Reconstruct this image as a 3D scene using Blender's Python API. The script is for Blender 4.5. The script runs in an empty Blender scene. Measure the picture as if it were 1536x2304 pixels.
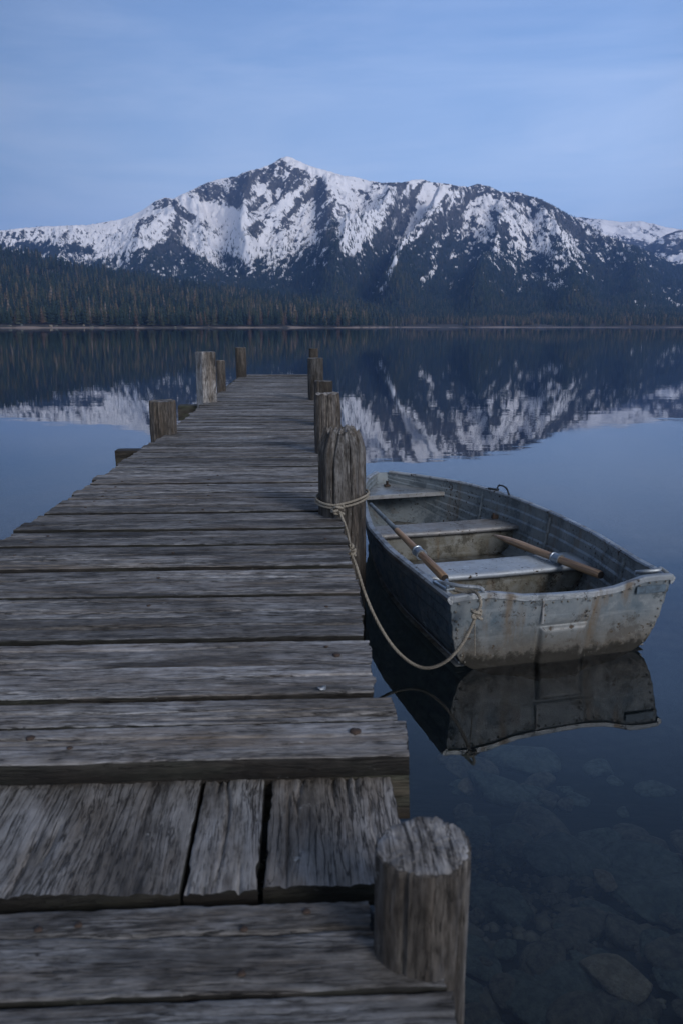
import bpy, bmesh, math, random
import numpy as np
from mathutils import Vector, Matrix
random.seed(7); rng = np.random.default_rng(7)
PI = math.pi
for b in (bpy.data.objects, bpy.data.meshes):
    for o in list(b): b.remove(o)
SC = bpy.context.scene
COL = SC.collection
# ---------------------------------------------------------------- camera model
CAM_H, F_PX, PITCH = 1.65, 1800.0, math.atan(417/1800)
CP, SP = math.cos(PITCH), math.sin(PITCH)
def at(u, v, z):
    a = (u-768)/F_PX; b = (v-1152)/F_PX
    dy = CP-b*SP; dz = -(SP+b*CP); t = (z-CAM_H)/dz
    return Vector((a*t, dy*t, z))
def tan_elev(v):                       # elevation tangent of a row on the centre column
    b = (np.asarray(v, float)-1152)/F_PX
    return -(SP+b*CP)/(CP-b*SP)
def row_of(t):                         # inverse
    t = np.asarray(t, float)
    return 1152+F_PX*(-(t*CP+SP)/(CP-t*SP))
# ---------------------------------------------------------------- noise
def _h(ix, iy, iz, s):
    n = (ix.astype(np.int64)*374761393+iy.astype(np.int64)*668265263+iz.astype(np.int64)*2147483647+s*974634777) & 0xffffffff
    n = ((n ^ (n >> 13))*1274126177) & 0xffffffff
    n = ((n ^ (n >> 15))*2246822519) & 0xffffffff
    return ((n ^ (n >> 16)) & 0xffff)/65535.0
def vn(x, y, z=0.0, s=0):
    x, y, z = np.broadcast_arrays(np.asarray(x, float), np.asarray(y, float), np.asarray(z, float))
    ix, iy, iz = np.floor(x), np.floor(y), np.floor(z)
    fx, fy, fz = x-ix, y-iy, z-iz
    fx = fx*fx*(3-2*fx); fy = fy*fy*(3-2*fy); fz = fz*fz*(3-2*fz)
    r = 0
    for dx in (0, 1):
        wx = fx if dx else 1-fx
        for dy in (0, 1):
            wy = fy if dy else 1-fy
            for dz in (0, 1):
                wz = fz if dz else 1-fz
                r = r+wx*wy*wz*_h(ix+dx, iy+dy, iz+dz, s)
    return r*2-1
def fbm(x, y, z=0.0, o=4, s=0, g=.5, ridge=False):
    a, r, t = 1., 0., 0.
    for k in range(o):
        q = vn(np.asarray(x)*2**k, np.asarray(y)*2**k, np.asarray(z)*2**k, s+k*17)
        if ridge: q = 1-2*np.abs(q)
        r = r+a*q; t += a; a *= g
    return r/t
# ---------------------------------------------------------------- mesh helpers
def mesh_from(name, verts, faces, mats, smooth=False, attrs=None, mat_idx=None):
    me = bpy.data.meshes.new(name)
    verts = np.asarray(verts, np.float32)
    if isinstance(faces, np.ndarray):
        n, k = faces.shape
        me.vertices.add(len(verts)); me.vertices.foreach_set('co', verts.ravel())
        me.loops.add(n*k); me.loops.foreach_set('vertex_index', faces.astype(np.int32).ravel())
        me.polygons.add(n); me.polygons.foreach_set('loop_start', np.arange(0, n*k, k, dtype=np.int32))
        me.update(calc_edges=True)
    else:
        me.from_pydata([tuple(v) for v in verts.tolist()], [], faces); me.update()
    for m in (mats if isinstance(mats, (list, tuple)) else [mats]): me.materials.append(m)
    if smooth: me.polygons.foreach_set('use_smooth', np.ones(len(me.polygons), bool))
    if mat_idx is not None: me.polygons.foreach_set('material_index', np.asarray(mat_idx, np.int32))
    for k, a in (attrs or {}).items():
        t = me.attributes.new(k, 'FLOAT', 'POINT'); t.data.foreach_set('value', np.asarray(a, np.float32))
    me.validate(); me.update()
    return me
def link(name, me, parent=None, loc=None, rot=None):
    o = bpy.data.objects.new(name, me); COL.objects.link(o)
    if parent: o.parent = parent
    if loc is not None: o.location = loc
    if rot is not None: o.rotation_euler = rot
    return o
def empty(name, loc=(0, 0, 0), rz=0):
    o = link(name, None, None, loc, (0, 0, rz)); o.empty_display_size = .2; return o
def tag(o, label=None, cat=None, group=None, kind=None):
    if label: o['label'] = label
    if cat: o['category'] = cat
    if group: o['group'] = group
    if kind: o['kind'] = kind
    return o
def bm_mesh(name, bm, mats, smooth=False):
    me = bpy.data.meshes.new(name); bm.to_mesh(me); bm.free()
    for m in (mats if isinstance(mats, (list, tuple)) else [mats]): me.materials.append(m)
    if smooth: me.polygons.foreach_set('use_smooth', [True]*len(me.polygons))
    return me
def auto_smooth(me, deg=35):
    bm = bmesh.new(); bm.from_mesh(me)
    for e in bm.edges:
        if len(e.link_faces) == 2 and e.calc_face_angle(0) > math.radians(deg): e.smooth = False
    for f in bm.faces: f.smooth = True
    bm.to_mesh(me); bm.free(); return me
def box_bm(bm, c, s, rot=None, bev=0.0):
    m = Matrix.Translation(c) @ (rot or Matrix.Identity(4)) @ Matrix.Diagonal((*s, 1))
    g = bmesh.ops.create_cube(bm, size=1, matrix=m)
    if bev: bmesh.ops.bevel(bm, geom=list({e for v in g['verts'] for e in v.link_edges}), offset=bev, segments=2, affect='EDGES')
def grid_faces(nu, nv, wrap=False):
    i = np.arange(nu-1)[:, None]; j = np.arange(nv if wrap else nv-1)[None, :]; j2 = (j+1) % nv
    a = i*nv+j; b = i*nv+j2; c = (i+1)*nv+j2; d = (i+1)*nv+j
    return np.stack([a, b, c, d], -1).reshape(-1, 4)
def smooth_path(P, n):
    """Catmull-Rom through the points"""
    P = [Vector(p) for p in P]; P = [P[0]*2-P[1]]+P+[P[-1]*2-P[-2]]
    out = []
    m = len(P)-3
    for k in range(n+1):
        t = k/n*m; i = min(int(t), m-1); t -= i
        a, b, c, d = P[i:i+4]
        out.append(.5*((2*b)+(c-a)*t+(2*a-5*b+4*c-d)*t*t+(3*b-a-3*c+d)*t*t*t))
    return out
def tube_arr(pts, rad, nth=10, prof=None, up0=Vector((0, 0, 1))):
    """rings along a path; prof = list of (side, up) offsets instead of a circle"""
    V = []
    n = len(pts)
    for i, p in enumerate(pts):
        t = (pts[min(i+1, n-1)]-pts[max(i-1, 0)]).normalized()
        up = up0 if abs(t.dot(up0)) < .95 else Vector((1, 0, 0))
        s = t.cross(up).normalized(); w = s.cross(t).normalized()
        r = rad[i] if hasattr(rad, '__len__') else rad
        if prof: V += [p+s*(a*r)+w*(b*r) for a, b in prof]
        else: V += [p+s*(math.cos(2*PI*k/nth)*r)+w*(math.sin(2*PI*k/nth)*r) for k in range(nth)]
    k = len(prof) if prof else nth
    F = [[i*k+j, i*k+(j+1) % k, (i+1)*k+(j+1) % k, (i+1)*k+j] for i in range(n-1) for j in range(k)]
    F.append(list(range(k-1, -1, -1))); F.append([(n-1)*k+j for j in range(k)])
    return V, F
def tube(name, pts, rad, mat, parent=None, nth=10, prof=None, smooth=True):
    V, F = tube_arr(pts, rad, nth, prof)
    me = mesh_from(name, V, F, mat, smooth)
    if smooth: auto_smooth(me, 40)
    return link(name, me, parent)
# ---------------------------------------------------------------- materials
class NT:
    def __init__(s, name, world=False):
        s.m = bpy.data.materials.new(name); s.m.use_nodes = True
        s.t = s.m.node_tree; s.t.nodes.clear()
    def n(s, ty, **k):
        q = s.t.nodes.new(ty)
        for a, b in k.items():
            if a == 'ins':
                for i, v in b.items():
                    if isinstance(v, bpy.types.NodeSocket): s.t.links.new(v, q.inputs[i])
                    else: q.inputs[i].default_value = v
            else: setattr(q, a, b)
        return q
    def L(s, a, b): s.t.links.new(a, b)
    def noise(s, vec, scale, detail=4, rough=.55, dist=0.0):
        return s.n('ShaderNodeTexNoise', ins={'Vector': vec, 'Scale': scale, 'Detail': detail, 'Roughness': rough, 'Distortion': dist}).outputs['Fac']
    def mapping(s, vec, scale=(1, 1, 1), loc=(0, 0, 0), rot=(0, 0, 0)):
        return s.n('ShaderNodeMapping', ins={'Vector': vec, 'Scale': scale, 'Location': loc, 'Rotation': rot}).outputs[0]
    def math(s, op, a, b=0.0, c=0.0, clamp=False):
        q = s.n('ShaderNodeMath', operation=op, use_clamp=clamp)
        for i, v in enumerate((a, b, c)):
            if isinstance(v, bpy.types.NodeSocket): s.L(v, q.inputs[i])
            else: q.inputs[i].default_value = v
        return q.outputs[0]
    def ramp(s, fac, stops, interp='LINEAR'):
        q = s.n('ShaderNodeValToRGB'); s.L(fac, q.inputs[0]); r = q.color_ramp; r.interpolation = interp
        while len(r.elements) < len(stops): r.elements.new(.5)
        for e, (p, c) in zip(r.elements, stops):
            e.position = p; e.color = (c, c, c, 1) if not hasattr(c, '__len__') else (*c, 1)
        return q.outputs[0]
    def mix(s, fac, a, b, mode='MIX'):
        q = s.n('ShaderNodeMix', data_type='RGBA', blend_type=mode)
        for i, v in ((0, fac), (6, a), (7, b)):
            if isinstance(v, bpy.types.NodeSocket): s.L(v, q.inputs[i])
            else: q.inputs[i].default_value = v if not hasattr(v, '__len__') else (*v[:3], 1)
        return q.outputs[2]
    def obj(s): return s.n('ShaderNodeTexCoord').outputs['Object']
    def rnd(s): return s.n('ShaderNodeObjectInfo').outputs['Random']
    def attr(s, name): return s.n('ShaderNodeAttribute', attribute_name=name).outputs['Fac']
    def principled(s, **k):
        p = s.n('ShaderNodeBsdfPrincipled', ins=k)
        o = s.n('ShaderNodeOutputMaterial'); s.L(p.outputs[0], o.inputs[0]); return p
    def bump(s, h, strength, dist, normal=None):
        i = {'Height': h, 'Strength': strength, 'Distance': dist}
        if normal is not None: i['Normal'] = normal
        return s.n('ShaderNodeBump', ins=i).outputs[0]

def wood_mat(name, axis='X', light=(.325, .322, .322), mid=(.160, .156, .154), dark=(.022, .020, .019), warm=.35, tone=1.0, green=0.0, fine=1.0):
    m = NT(name); o = m.obj(); rnd = m.rnd()
    off = m.n('ShaderNodeCombineXYZ', ins={0: m.math('MULTIPLY', rnd, 37.0), 1: m.math('MULTIPLY', rnd, 91.0), 2: m.math('MULTIPLY', rnd, 13.0)}).outputs[0]
    v = m.n('ShaderNodeVectorMath', operation='ADD', ins={0: o, 1: off}).outputs[0]
    def st(a, b):
        return {'X': (a, b, b), 'Y': (b, a, b), 'Z': (b, b, a)}[axis]
    # warp for wavy grain
    w = m.n('ShaderNodeTexNoise', ins={'Vector': m.mapping(v, st(1.6, 5)), 'Scale': 1.0, 'Detail': 2}).outputs['Color']
    wv = m.n('ShaderNodeVectorMath', operation='SCALE', ins={0: w, 'Scale': .055}).outputs[0]
    v2 = m.n('ShaderNodeVectorMath', operation='ADD', ins={0: v, 1: wv}).outputs[0]
    g0 = m.noise(m.mapping(v2, st(1.6, 42), (4, 4, 4)), 1.0, 4, .6); g1 = m.noise(m.mapping(v2, st(9, 105)), 1.0, 8, .68)
    g2 = m.noise(m.mapping(v2, st(24, 300)), 1.0, 4, .65)
    g3 = m.noise(m.mapping(v2, st(1.1, 14)), 1.0, 4, .6, .4)
    patch = m.noise(m.mapping(v, st(1.6, 5)), 1.0, 4, .6)
    speck = m.noise(m.mapping(v, st(14, 34)), 1.0, 5, .72)
    g = m.math('ADD', m.math('MULTIPLY_ADD', g0, .10, m.math('MULTIPLY', g1, .30)), m.math('ADD', m.math('MULTIPLY', g2, .22), m.math('MULTIPLY', speck, .34)))
    col = m.ramp(g, [(.385, dark), (.455, mid), (.56, light), (.67, tuple(min(1, c*1.45) for c in light))])
    # silvered and brown areas
    wcol = m.mix(m.ramp(patch, [(.42, 0.), (.62, 1.)]), (.56, .53, .50), (1.12, 1.16, 1.22))
    col = m.mix(1.0, col, wcol, 'MULTIPLY')
    br = m.math('MULTIPLY', m.ramp(g3, [(.5, 0.), (.68, 1.)]), warm)
    col = m.mix(br, col, (.20, .155, .115))
    # damp dark stains with soft edges, long along the grain
    stn = m.noise(m.mapping(v, st(1.3, 6), (5, 3, 1)), 1.0, 5, .65)
    col = m.mix(m.math('MULTIPLY', m.ramp(stn, [(.52, 0.), (.64, 1.)]), .8), col, (.020, .018, .017))
    # long checks (drying cracks)
    ck = m.noise(m.mapping(v2, st(1.5, 46), (9, 2, 7)), 1.0, 4, .5)
    ck = m.math('ABSOLUTE', m.math('SUBTRACT', ck, .5))
    ckm = m.noise(m.mapping(v, st(1.2, 4), (2, 8, 4)), 1.0, 2)
    crack = m.math('MULTIPLY', m.ramp(ck, [(.0, 1.), (.020, 0.)]), m.ramp(ckm, [(.44, 0.), (.54, 1.)]))
    col = m.mix(m.math('MULTIPLY', crack, .9), col, (.012, .01, .009))
    c2 = m.math('ABSOLUTE', m.math('SUBTRACT', m.noise(m.mapping(v2, st(6, 110), (1, 7, 3)), 1.0, 3, .55), .5))
    c2m = m.noise(m.mapping(v, st(3, 12), (6, 1, 2)), 1.0, 3, .6)
    fis = m.math('MULTIPLY', m.ramp(c2, [(.0, 1.), (.028, 0.)]), m.ramp(c2m, [(.44, 0.), (.54, 1.)]))
    col = m.mix(m.math('MULTIPLY', fis, .75), col, (.014, .012, .011))
    crack = m.math('MAXIMUM', crack, m.math('MULTIPLY', fis, .6))
    sil = m.noise(m.mapping(v, st(2.6, 9), (11, 5, 8)), 1.0, 5, .68)
    col = m.mix(m.math('MULTIPLY', m.ramp(sil, [(.54, 0.), (.66, 1.)]), .5*min(1, light[0]*3-.2) if light[0] > .12 else 0.0), col, m.mix(g, (.20, .20, .21), (.46, .47, .50)))
    # small knots
    vo = m.n('ShaderNodeTexVoronoi', ins={'Vector': m.mapping(v, st(2.3, 6.5)), 'Scale': 1.0}).outputs['Distance']
    kn = m.math('MULTIPLY', m.ramp(vo, [(.0, 1.), (.06, .8), (.10, 0.)]), .65)
    col = m.mix(kn, col, (.035, .025, .02))
    # lichen flecks
    li = m.noise(v, 22.0, 5, .75)
    col = m.mix(m.math('MULTIPLY', m.ramp(li, [(.66, 0.), (.72, 1.)]), .5), col, (.42, .43, .42))
    if green: col = m.mix(m.math('MULTIPLY', m.ramp(patch, [(.45, 0.), (.6, 1.)]), green), col, (.035, .05, .03))
    vary = m.math('MULTIPLY_ADD', rnd, .62*tone, .62*tone)
    col = m.mix(1.0, col, m.n('ShaderNodeCombineColor', ins={0: vary, 1: vary, 2: vary}).outputs[0], 'MULTIPLY')
    hh = m.math('SUBTRACT', g, m.math('MULTIPLY', crack, .8))
    b = m.bump(hh, 1.0, .007*fine)
    m.principled(**{'Base Color': col, 'Roughness': m.ramp(patch, [(.3, .62), (.7, .85)]), 'Normal': b, 'Specular IOR Level': .35})
    return m.m
W_PLANK = wood_mat('weathered_plank', 'X')
W_PLANKL = wood_mat('weathered_plank_lengthwise', 'Y', light=(.265, .26, .255), mid=(.175, .17, .165), dark=(.04, .037, .035), warm=.2)
W_SIDE = wood_mat('damp_plank_edge', 'X', light=(.045, .041, .036), mid=(.018, .016, .014), dark=(.004, .0038, .0035), tone=.6, green=.3, warm=.1)  # shade of the plank gaps put into the colour of sides and ends
W_POST = wood_mat('weathered_post', 'Z', light=(.165, .157, .148), mid=(.062, .056, .05), dark=(.014, .012, .010), warm=.28)
W_POSTD = wood_mat('dark_post', 'Z', light=(.13, .115, .10), mid=(.055, .047, .04), warm=.4)
W_POSTL = wood_mat('pale_post', 'Z', light=(.33, .32, .31), mid=(.18, .17, .16), warm=.2)
W_CAP = wood_mat('post_top', 'Y', light=(.34, .33, .32), mid=(.19, .18, .17), warm=.2)
W_BEAM = wood_mat('wet_beam', 'X', light=(.10, .09, .075), mid=(.045, .04, .034), dark=(.015, .014, .012), green=.6)

def alu_mat(name, base=(.42, .47, .50), rustline=None, dirt=.5, tint=(.30, .37, .42), metal=.35, rough=.5):
    m = NT(name); o = m.obj()
    a = m.noise(o, 3.0, 5, .6); b = m.noise(o, 11.0, 6, .7); c = m.noise(m.mapping(o, (9, 9, 1.4)), 1.0, 5, .65)
    sc = m.noise(m.mapping(o, (3, 40, 40), rot=(0, .5, .3)), 1.0, 3, .6)
    col = m.mix(m.ramp(a, [(.35, 0.), (.62, 1.)]), tint, base)
    col = m.mix(m.math('MULTIPLY', m.ramp(b, [(.40, 1.), (.56, 0.)]), .45), col, (.19, .21, .22))
    col = m.mix(m.math('MULTIPLY', m.ramp(sc, [(.58, 0.), (.68, 1.)]), .12), col, (.45, .49, .51))
    q = m.noise(o, 5.5, 8, .78)
    col = m.mix(m.math('MULTIPLY', m.ramp(q, [(.52, 0.), (.59, 1.)]), dirt*.8), col, tuple(x*.32 for x in tint)); col = m.mix(m.math('MULTIPLY', m.ramp(q, [(.34, 1.), (.42, 0.)]), .5), col, tuple(min(1, x*1.45) for x in base))
    # runs of brown dirt down the plates
    col = m.mix(m.math('MULTIPLY', m.ramp(c, [(.54, 0.), (.70, 1.)]), dirt), col, (.12, .085, .05))
    sp = m.noise(o, 46.0, 3, .6)
    spm = m.noise(o, 5.0, 2)
    spt = m.math('MULTIPLY', m.ramp(sp, [(.60, 0.), (.64, 1.)]), m.ramp(spm, [(.46, 0.), (.56, 1.)]))
    col = m.mix(spt, col, (.03, .02, .014))
    if rustline is not None:
        z = m.n('ShaderNodeSeparateXYZ', ins={0: o}).outputs[2]
        zz = m.math('ADD', z, m.math('MULTIPLY', m.math('SUBTRACT', m.noise(o, 7.0, 6, .75), .5), .22))
        col = m.mix(m.math('MULTIPLY', m.ramp(zz, [(rustline*.5, 1.), (rustline*1.6, 0.)]), .7), col, (.085, .066, .042))
        z2 = m.math('ADD', z, m.math('MULTIPLY', m.math('SUBTRACT', m.noise(o, 13.0, 7, .8), .5), .24))
        col = m.mix(m.math('MULTIPLY', m.ramp(z2, [(.045, 1.), (.085, 0.)]), .95), col, (.012, .011, .008))
    bm_ = m.bump(b, .25, .004, m.bump(a, .5, .02))
    m.principled(**{'Base Color': col, 'Metallic': metal, 'Roughness': m.math('ADD', m.ramp(b, [(.3, rough-.1), (.7, rough+.15)]), m.math('MULTIPLY', spt, .2)), 'Normal': bm_})
    return m.m
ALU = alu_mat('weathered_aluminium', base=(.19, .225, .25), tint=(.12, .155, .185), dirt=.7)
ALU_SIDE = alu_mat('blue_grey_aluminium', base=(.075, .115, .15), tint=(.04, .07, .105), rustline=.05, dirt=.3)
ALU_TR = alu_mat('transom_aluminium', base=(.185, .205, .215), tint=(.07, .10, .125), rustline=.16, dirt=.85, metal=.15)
ALU_RAIL = alu_mat('rail_aluminium', base=(.36, .385, .41), tint=(.21, .24, .27), dirt=.8, metal=.5, rough=.45)
ALU_SEAT = alu_mat('seat_plate', base=(.40, .45, .50), tint=(.30, .34, .40), dirt=.3, metal=.2)
ALU_SEATW = alu_mat('grey_brown_seat', base=(.24, .24, .245), tint=(.16, .16, .165), dirt=.5, metal=.1)
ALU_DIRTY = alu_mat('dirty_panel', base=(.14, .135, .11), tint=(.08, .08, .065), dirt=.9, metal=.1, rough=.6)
def simple(name, col, rough=.6, metal=0, sc=30, amt=.35, bd=.002):
    m = NT(name); o = m.obj(); a = m.noise(o, sc, 5, .65)
    c = m.mix(m.ramp(a, [(.35, 0.), (.65, 1.)]), tuple(x*(1-amt) for x in col), tuple(x*(1+amt) for x in col))
    m.principled(**{'Base Color': c, 'Roughness': rough, 'Metallic': metal, 'Normal': m.bump(a, .5, bd)}); return m.m
RUST = simple('rusty_iron', (.035, .022, .016), .85)
DARKM = simple('dark_metal', (.05, .055, .06), .45, .7)
STEEL = simple('dull_steel', (.30, .34, .38), .35, .8, 20, .2)
OARW = None
def oar_mat():
    m = NT('varnished_oar_wood'); o = m.obj()
    g = m.noise(m.mapping(o, (60, 2, 60)), 1.0, 5, .6); p = m.noise(o, 6.0, 3)
    c = m.ramp(g, [(.35, (.13, .08, .045)), (.5, (.27, .175, .105)), (.65, (.38, .26, .16))])
    c = m.mix(m.math('MULTIPLY', m.ramp(p, [(.5, 0.), (.7, 1.)]), .45), c, (.12, .08, .055))
    m.principled(**{'Base Color': c, 'Roughness': .45, 'Normal': m.bump(g, .4, .002)}); return m.m
OARW = oar_mat()
def rope_mat(name='fibre_rope', c1=(.27, .25, .21), c2=(.07, .055, .04)):
    m = NT(name); o = m.obj(); n = m.noise(o, 240.0, 3, .7); q = m.noise(o, 12.0, 3)
    c = m.ramp(n, [(.32, c2), (.6, c1)])
    c = m.mix(m.math('MULTIPLY', m.ramp(q, [(.45, 0.), (.65, 1.)]), .5), c, (.10, .085, .065))
    m.principled(**{'Base Color': c, 'Roughness': .9, 'Normal': m.bump(n, .6, .001)}); return m.m
ROPE = rope_mat()
# ---------------------------------------------------------------- dock
D_YAW = 0.0476
CD, SD = math.cos(D_YAW), math.sin(D_YAW)
dock = empty('wooden_dock', (0, 0, 0), D_YAW)
tag(dock, 'weathered grey plank dock on posts running out over the lake', 'dock')
def dk(s, y): return Vector((s*CD-y*SD, s*SD+y*CD, 0))       # dock frame to world
DECK, LOW = .60, .53
def plank_mesh(name, L, Wd, T, seed, nx, ny, mat, relief=.002, ragged=.012, wav=.004, cracks=2, lenaxis='X', notch=None):
    r = np.random.default_rng(seed)
    # ring across the width: top row, then the bottom
    c = min(.006, T*.25)
    yt = np.linspace(-Wd/2+c, Wd/2-c, ny); n = ny
    ring = [(-Wd/2, -T+c), (-Wd/2, -c*1.2), (-Wd/2+c*.3, -c*.35)]+[(y, 0.) for y in yt]+[(Wd/2-c*.3, -c*.35), (Wd/2, -c*1.2), (Wd/2, -T+c), (Wd/2-c, -T), (-Wd/2+c, -T)]
    ring = np.array(ring); k = len(ring)
    xs = np.linspace(-L/2, L/2, nx)
    X = np.repeat(xs[:, None], k, 1); Y = np.repeat(ring[None, :, 0], nx, 0); Z = np.repeat(ring[None, :, 1], nx, 0)
    top = (Z > -c*1.5).astype(float)
    g = fbm(X*3.0, Y*30, seed*1.7, 3, seed)*relief*.45+fbm(X*15, Y*80, seed*1.7, 4, seed)*relief*.75+fbm(X*30, Y*200, seed*.7, 2, seed+5)*relief*.5
    cup = (-(Y/(Wd/2))**2)*.0015*r.uniform(.2, 1.5)+fbm(X*1.2, seed*3.1, 0, 2, seed+9)*.003
    crk = np.zeros_like(X)
    for _ in range(cracks):
        y0 = r.uniform(-.38, .38)*Wd; side = r.choice([-1, 1, 0])
        ln = r.uniform(.15, .75)*L; x0 = {-1: -L/2, 1: L/2, 0: r.uniform(-.3, .3)*L}[side]
        yy = y0+fbm(X*2.5, seed+_*3., 0, 3, seed+_)*.02
        a = np.clip(1-np.abs(X-x0)/ln, 0, 1)**.6
        crk = np.maximum(crk, a*np.exp(-((Y-yy)/(.0022+.0025*a))**2))
    Z = Z+top*(g+cup-crk*.012)
    # wavy long edges, worn arrises
    sgn = np.sign(Y)*(np.abs(Y) > Wd/2-c*1.1)
    Y = Y+sgn*fbm(X*6+seed, sgn*7, 0, 4, seed+31)*wav+sgn*np.minimum(0, fbm(X*22+seed, sgn*3, 0, 2, seed+37)+.15)*wav*1.5
    # ragged ends
    for e, x0 in ((-1, -L/2), (1, L/2)):
        w = np.clip(1-np.abs(X-x0)/.12, 0, 1)**2
        rg = fbm(Y*11+seed*3.3, e*5., Z*8, 4, seed+43)*ragged*1.3
        rg = rg+np.minimum(0, fbm(Y*90, e*9., 0, 2, seed+47))*ragged*.5
        X = X+w*rg
        Z = Z-top*w*np.clip(fbm(Y*60, e*3., 0, 3, seed+51), 0, 1)*relief*3
        if notch and e == 1:
            X = X-w*np.clip(-fbm(Y*25, 4., 0, 3, seed+3), 0, 1)*.02
    if notch is not None:
        Xn = notch(X, Y); X = Xn
    V = np.stack([X, Y, Z], -1).reshape(-1, 3)
    F = grid_faces(nx, k, True)[:, ::-1]
    faces = F.tolist()+[list(range(k)), [(nx-1)*k+j for j in range(k-1, -1, -1)]]
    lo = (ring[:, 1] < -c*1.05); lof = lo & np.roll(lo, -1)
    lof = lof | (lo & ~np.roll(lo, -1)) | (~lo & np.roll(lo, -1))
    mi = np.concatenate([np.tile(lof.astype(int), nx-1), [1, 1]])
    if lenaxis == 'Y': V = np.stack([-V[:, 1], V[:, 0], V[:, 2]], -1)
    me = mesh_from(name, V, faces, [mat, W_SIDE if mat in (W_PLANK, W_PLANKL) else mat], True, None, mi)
    return auto_smooth(me, 50)
# seams between boards read along the dock (metres ahead of the camera)
seams = [1.808, 1.995, 2.156, 2.385, 2.61, 2.838, 3.073, 3.262, 3.446, 3.64, 3.836, 4.0, 4.159, 4.36, 4.56, 4.76, 4.959, 5.13, 5.29, 5.46, 5.63, 5.808, 5.96, 6.116, 6.27, 6.411, 6.57, 6.73, 6.885, 7.03, 7.17, 7.315, 7.49, 7.674]
big_gap = {1.808, 2.156, 2.61, 3.073, 3.446, 3.836, 4.159, 4.56, 4.959}
y = seams[-1]
rr = random.Random(3)
while y < 18.3:
    y += rr.uniform(.145, .205); seams.append(round(y, 3))
    if rr.random() < .35: big_gap.add(round(y, 3))
def nail_mesh():
    bm = bmesh.new(); bmesh.ops.create_uvsphere(bm, u_segments=10, v_segments=6, radius=.008)
    for v in bm.verts: v.co.z *= .35; v.co.x *= 1+.2*math.sin(v.co.y*900)
    return bm_mesh('nail', bm, RUST, True)
NAIL = nail_mesh()
for i in range(len(seams)-1):
    a, b = seams[i], seams[i+1]
    ga = .028 if a in big_gap else .006; gb = .028 if b in big_gap else .006
    if a > 5: ga *= .75
    if b > 5: gb *= .75
    if i == 0: ga = 0.0
    wd = b-a-ga/2-gb/2; yc = (a+ga/2+b-gb/2)/2
    t = min(1, yc/10)
    sl = -1.535+.14*min(1, max(0, (yc-4)/4))+rr.uniform(-.025, .025)
    if yc > 12: sl += .03
    sr = .212-.045*min(1, max(0, (yc-4.5)/2.5))+rr.uniform(-.012, .012)
    if 3.4 < yc < 3.9: sr += .0
    if i in (0, 1): sr = .262+(.003 if i == 0 else -.012)
    T = .05
    near = yc < 3.9; mid = yc < 7.5
    nx, ny = (260, 34) if near else ((120, 16) if mid else (50, 6))
    z = DECK+rr.uniform(-.004, .004)
    if a in big_gap: z += .002
    if i in (0, 1): z = DECK+.004-.002*i; T = .06
    me = plank_mesh('plank', sr-sl, wd, T, 100+i*7, nx, ny, W_PLANK, .0022 if near else .003, .012, .0035 if near else .005, 3 if near else 1)
    o = link('plank', me, dock, ((sl+sr)/2, yc, z), (rr.uniform(-.006, .006), rr.uniform(-.002, .002), rr.uniform(-.003, .003)))
    # nails near both ends
    ns = []
    if yc < 6.5 and rr.random() < .85:
        for s0 in (sr-.10-rr.uniform(0, .05), sl+.2, -.62+rr.uniform(-.05, .05)):
            if rr.random() < .6: ns.append((s0, rr.uniform(-.3, .3)*wd))
    for s0, dy in ns:
        link('nail', NAIL, o, (s0-(sl+sr)/2, dy, .001))
# special marks seen in the photo: bolt holes with big rusty heads
def bolt(parent, x, y, r=.016):
    bm = bmesh.new(); bmesh.ops.create_uvsphere(bm, u_segments=14, v_segments=8, radius=r)
    for v in bm.verts: v.co.z *= .4; v.co *= 1+.12*math.sin(v.co.x*500+v.co.y*300)
    o = link('bolt', bm_mesh('bolt', bm, RUST, True), parent, (x, y, .002)); return o
planks = [o for o in dock.children if o.name.startswith('plank')]
def plank_at(yv): return min(planks, key=lambda o: abs(o.location.y-yv))
for u, v, r in ((798, 1650, .016), (757, 1473, .013), (70, 1665, .012)):
    P = at(u, v, DECK); s0 = P.x*CD+P.y*SD; y0 = -P.x*SD+P.y*CD
    pl = plank_at(y0); bolt(pl, s0-pl.location.x, y0-pl.location.y, r)
# lower landing: lengthwise boards, then crosswise boards
def landing_board(s0, s1, y0, y1, seed, lenaxis, z=LOW, notch=None, mat=None, cr=3):
    L = (y1-y0) if lenaxis == 'Y' else (s1-s0); Wd = (s1-s0) if lenaxis == 'Y' else (y1-y0)
    me = plank_mesh('plank', L, Wd, .05, seed, 220, 44, mat or (W_PLANKL if lenaxis == 'Y' else W_PLANK), .0026, .010, .004, cr, lenaxis, notch)
    return link('plank', me, dock, ((s0+s1)/2, (y0+y1)/2, z), (0, 0, rr.uniform(-.004, .004)))
lw = [(-1.56, -1.20), (-1.195, -.80), (-.795, -.262)]
for k, (s0, s1) in enumerate(lw): landing_board(s0, s1, 1.425, 1.84, 900+k, 'Y')
landing_board(-.256, -.103, 1.425, 1.84, 905, 'Y', LOW+.002)
landing_board(-.092, .215, 1.43, 1.84, 906, 'Y', LOW-.001, cr=6)
def step_end(L, cuts):
    def f(X, Y):
        w = np.clip((X-(L/2-.35))/.35, 0, 1)
        sh = np.interp(Y, [c[0] for c in cuts], [c[1] for c in cuts])
        return X-w*(sh+.006*fbm(Y*70, 1.5, 0, 3, 88))
    return f
landing_board(-1.56, .25, 1.165, 1.388, 921, 'X', LOW, cr=4, notch=step_end(1.81, [(-.12, .004), (-.02, .012), (.0, .11), (.008, .128), (.12, .134)]))
landing_board(-1.56, .245, .95, 1.157, 922, 'X', LOW-.003, cr=4)
yy = .945
for k, (w, e) in enumerate([(.19, .25), (.18, .24), (.18, .25), (.2, .25), (.2, .25)]):
    landing_board(-1.56, e, yy-w+.004, yy, 930+k, 'X', LOW-.003, cr=3); yy -= w
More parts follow.
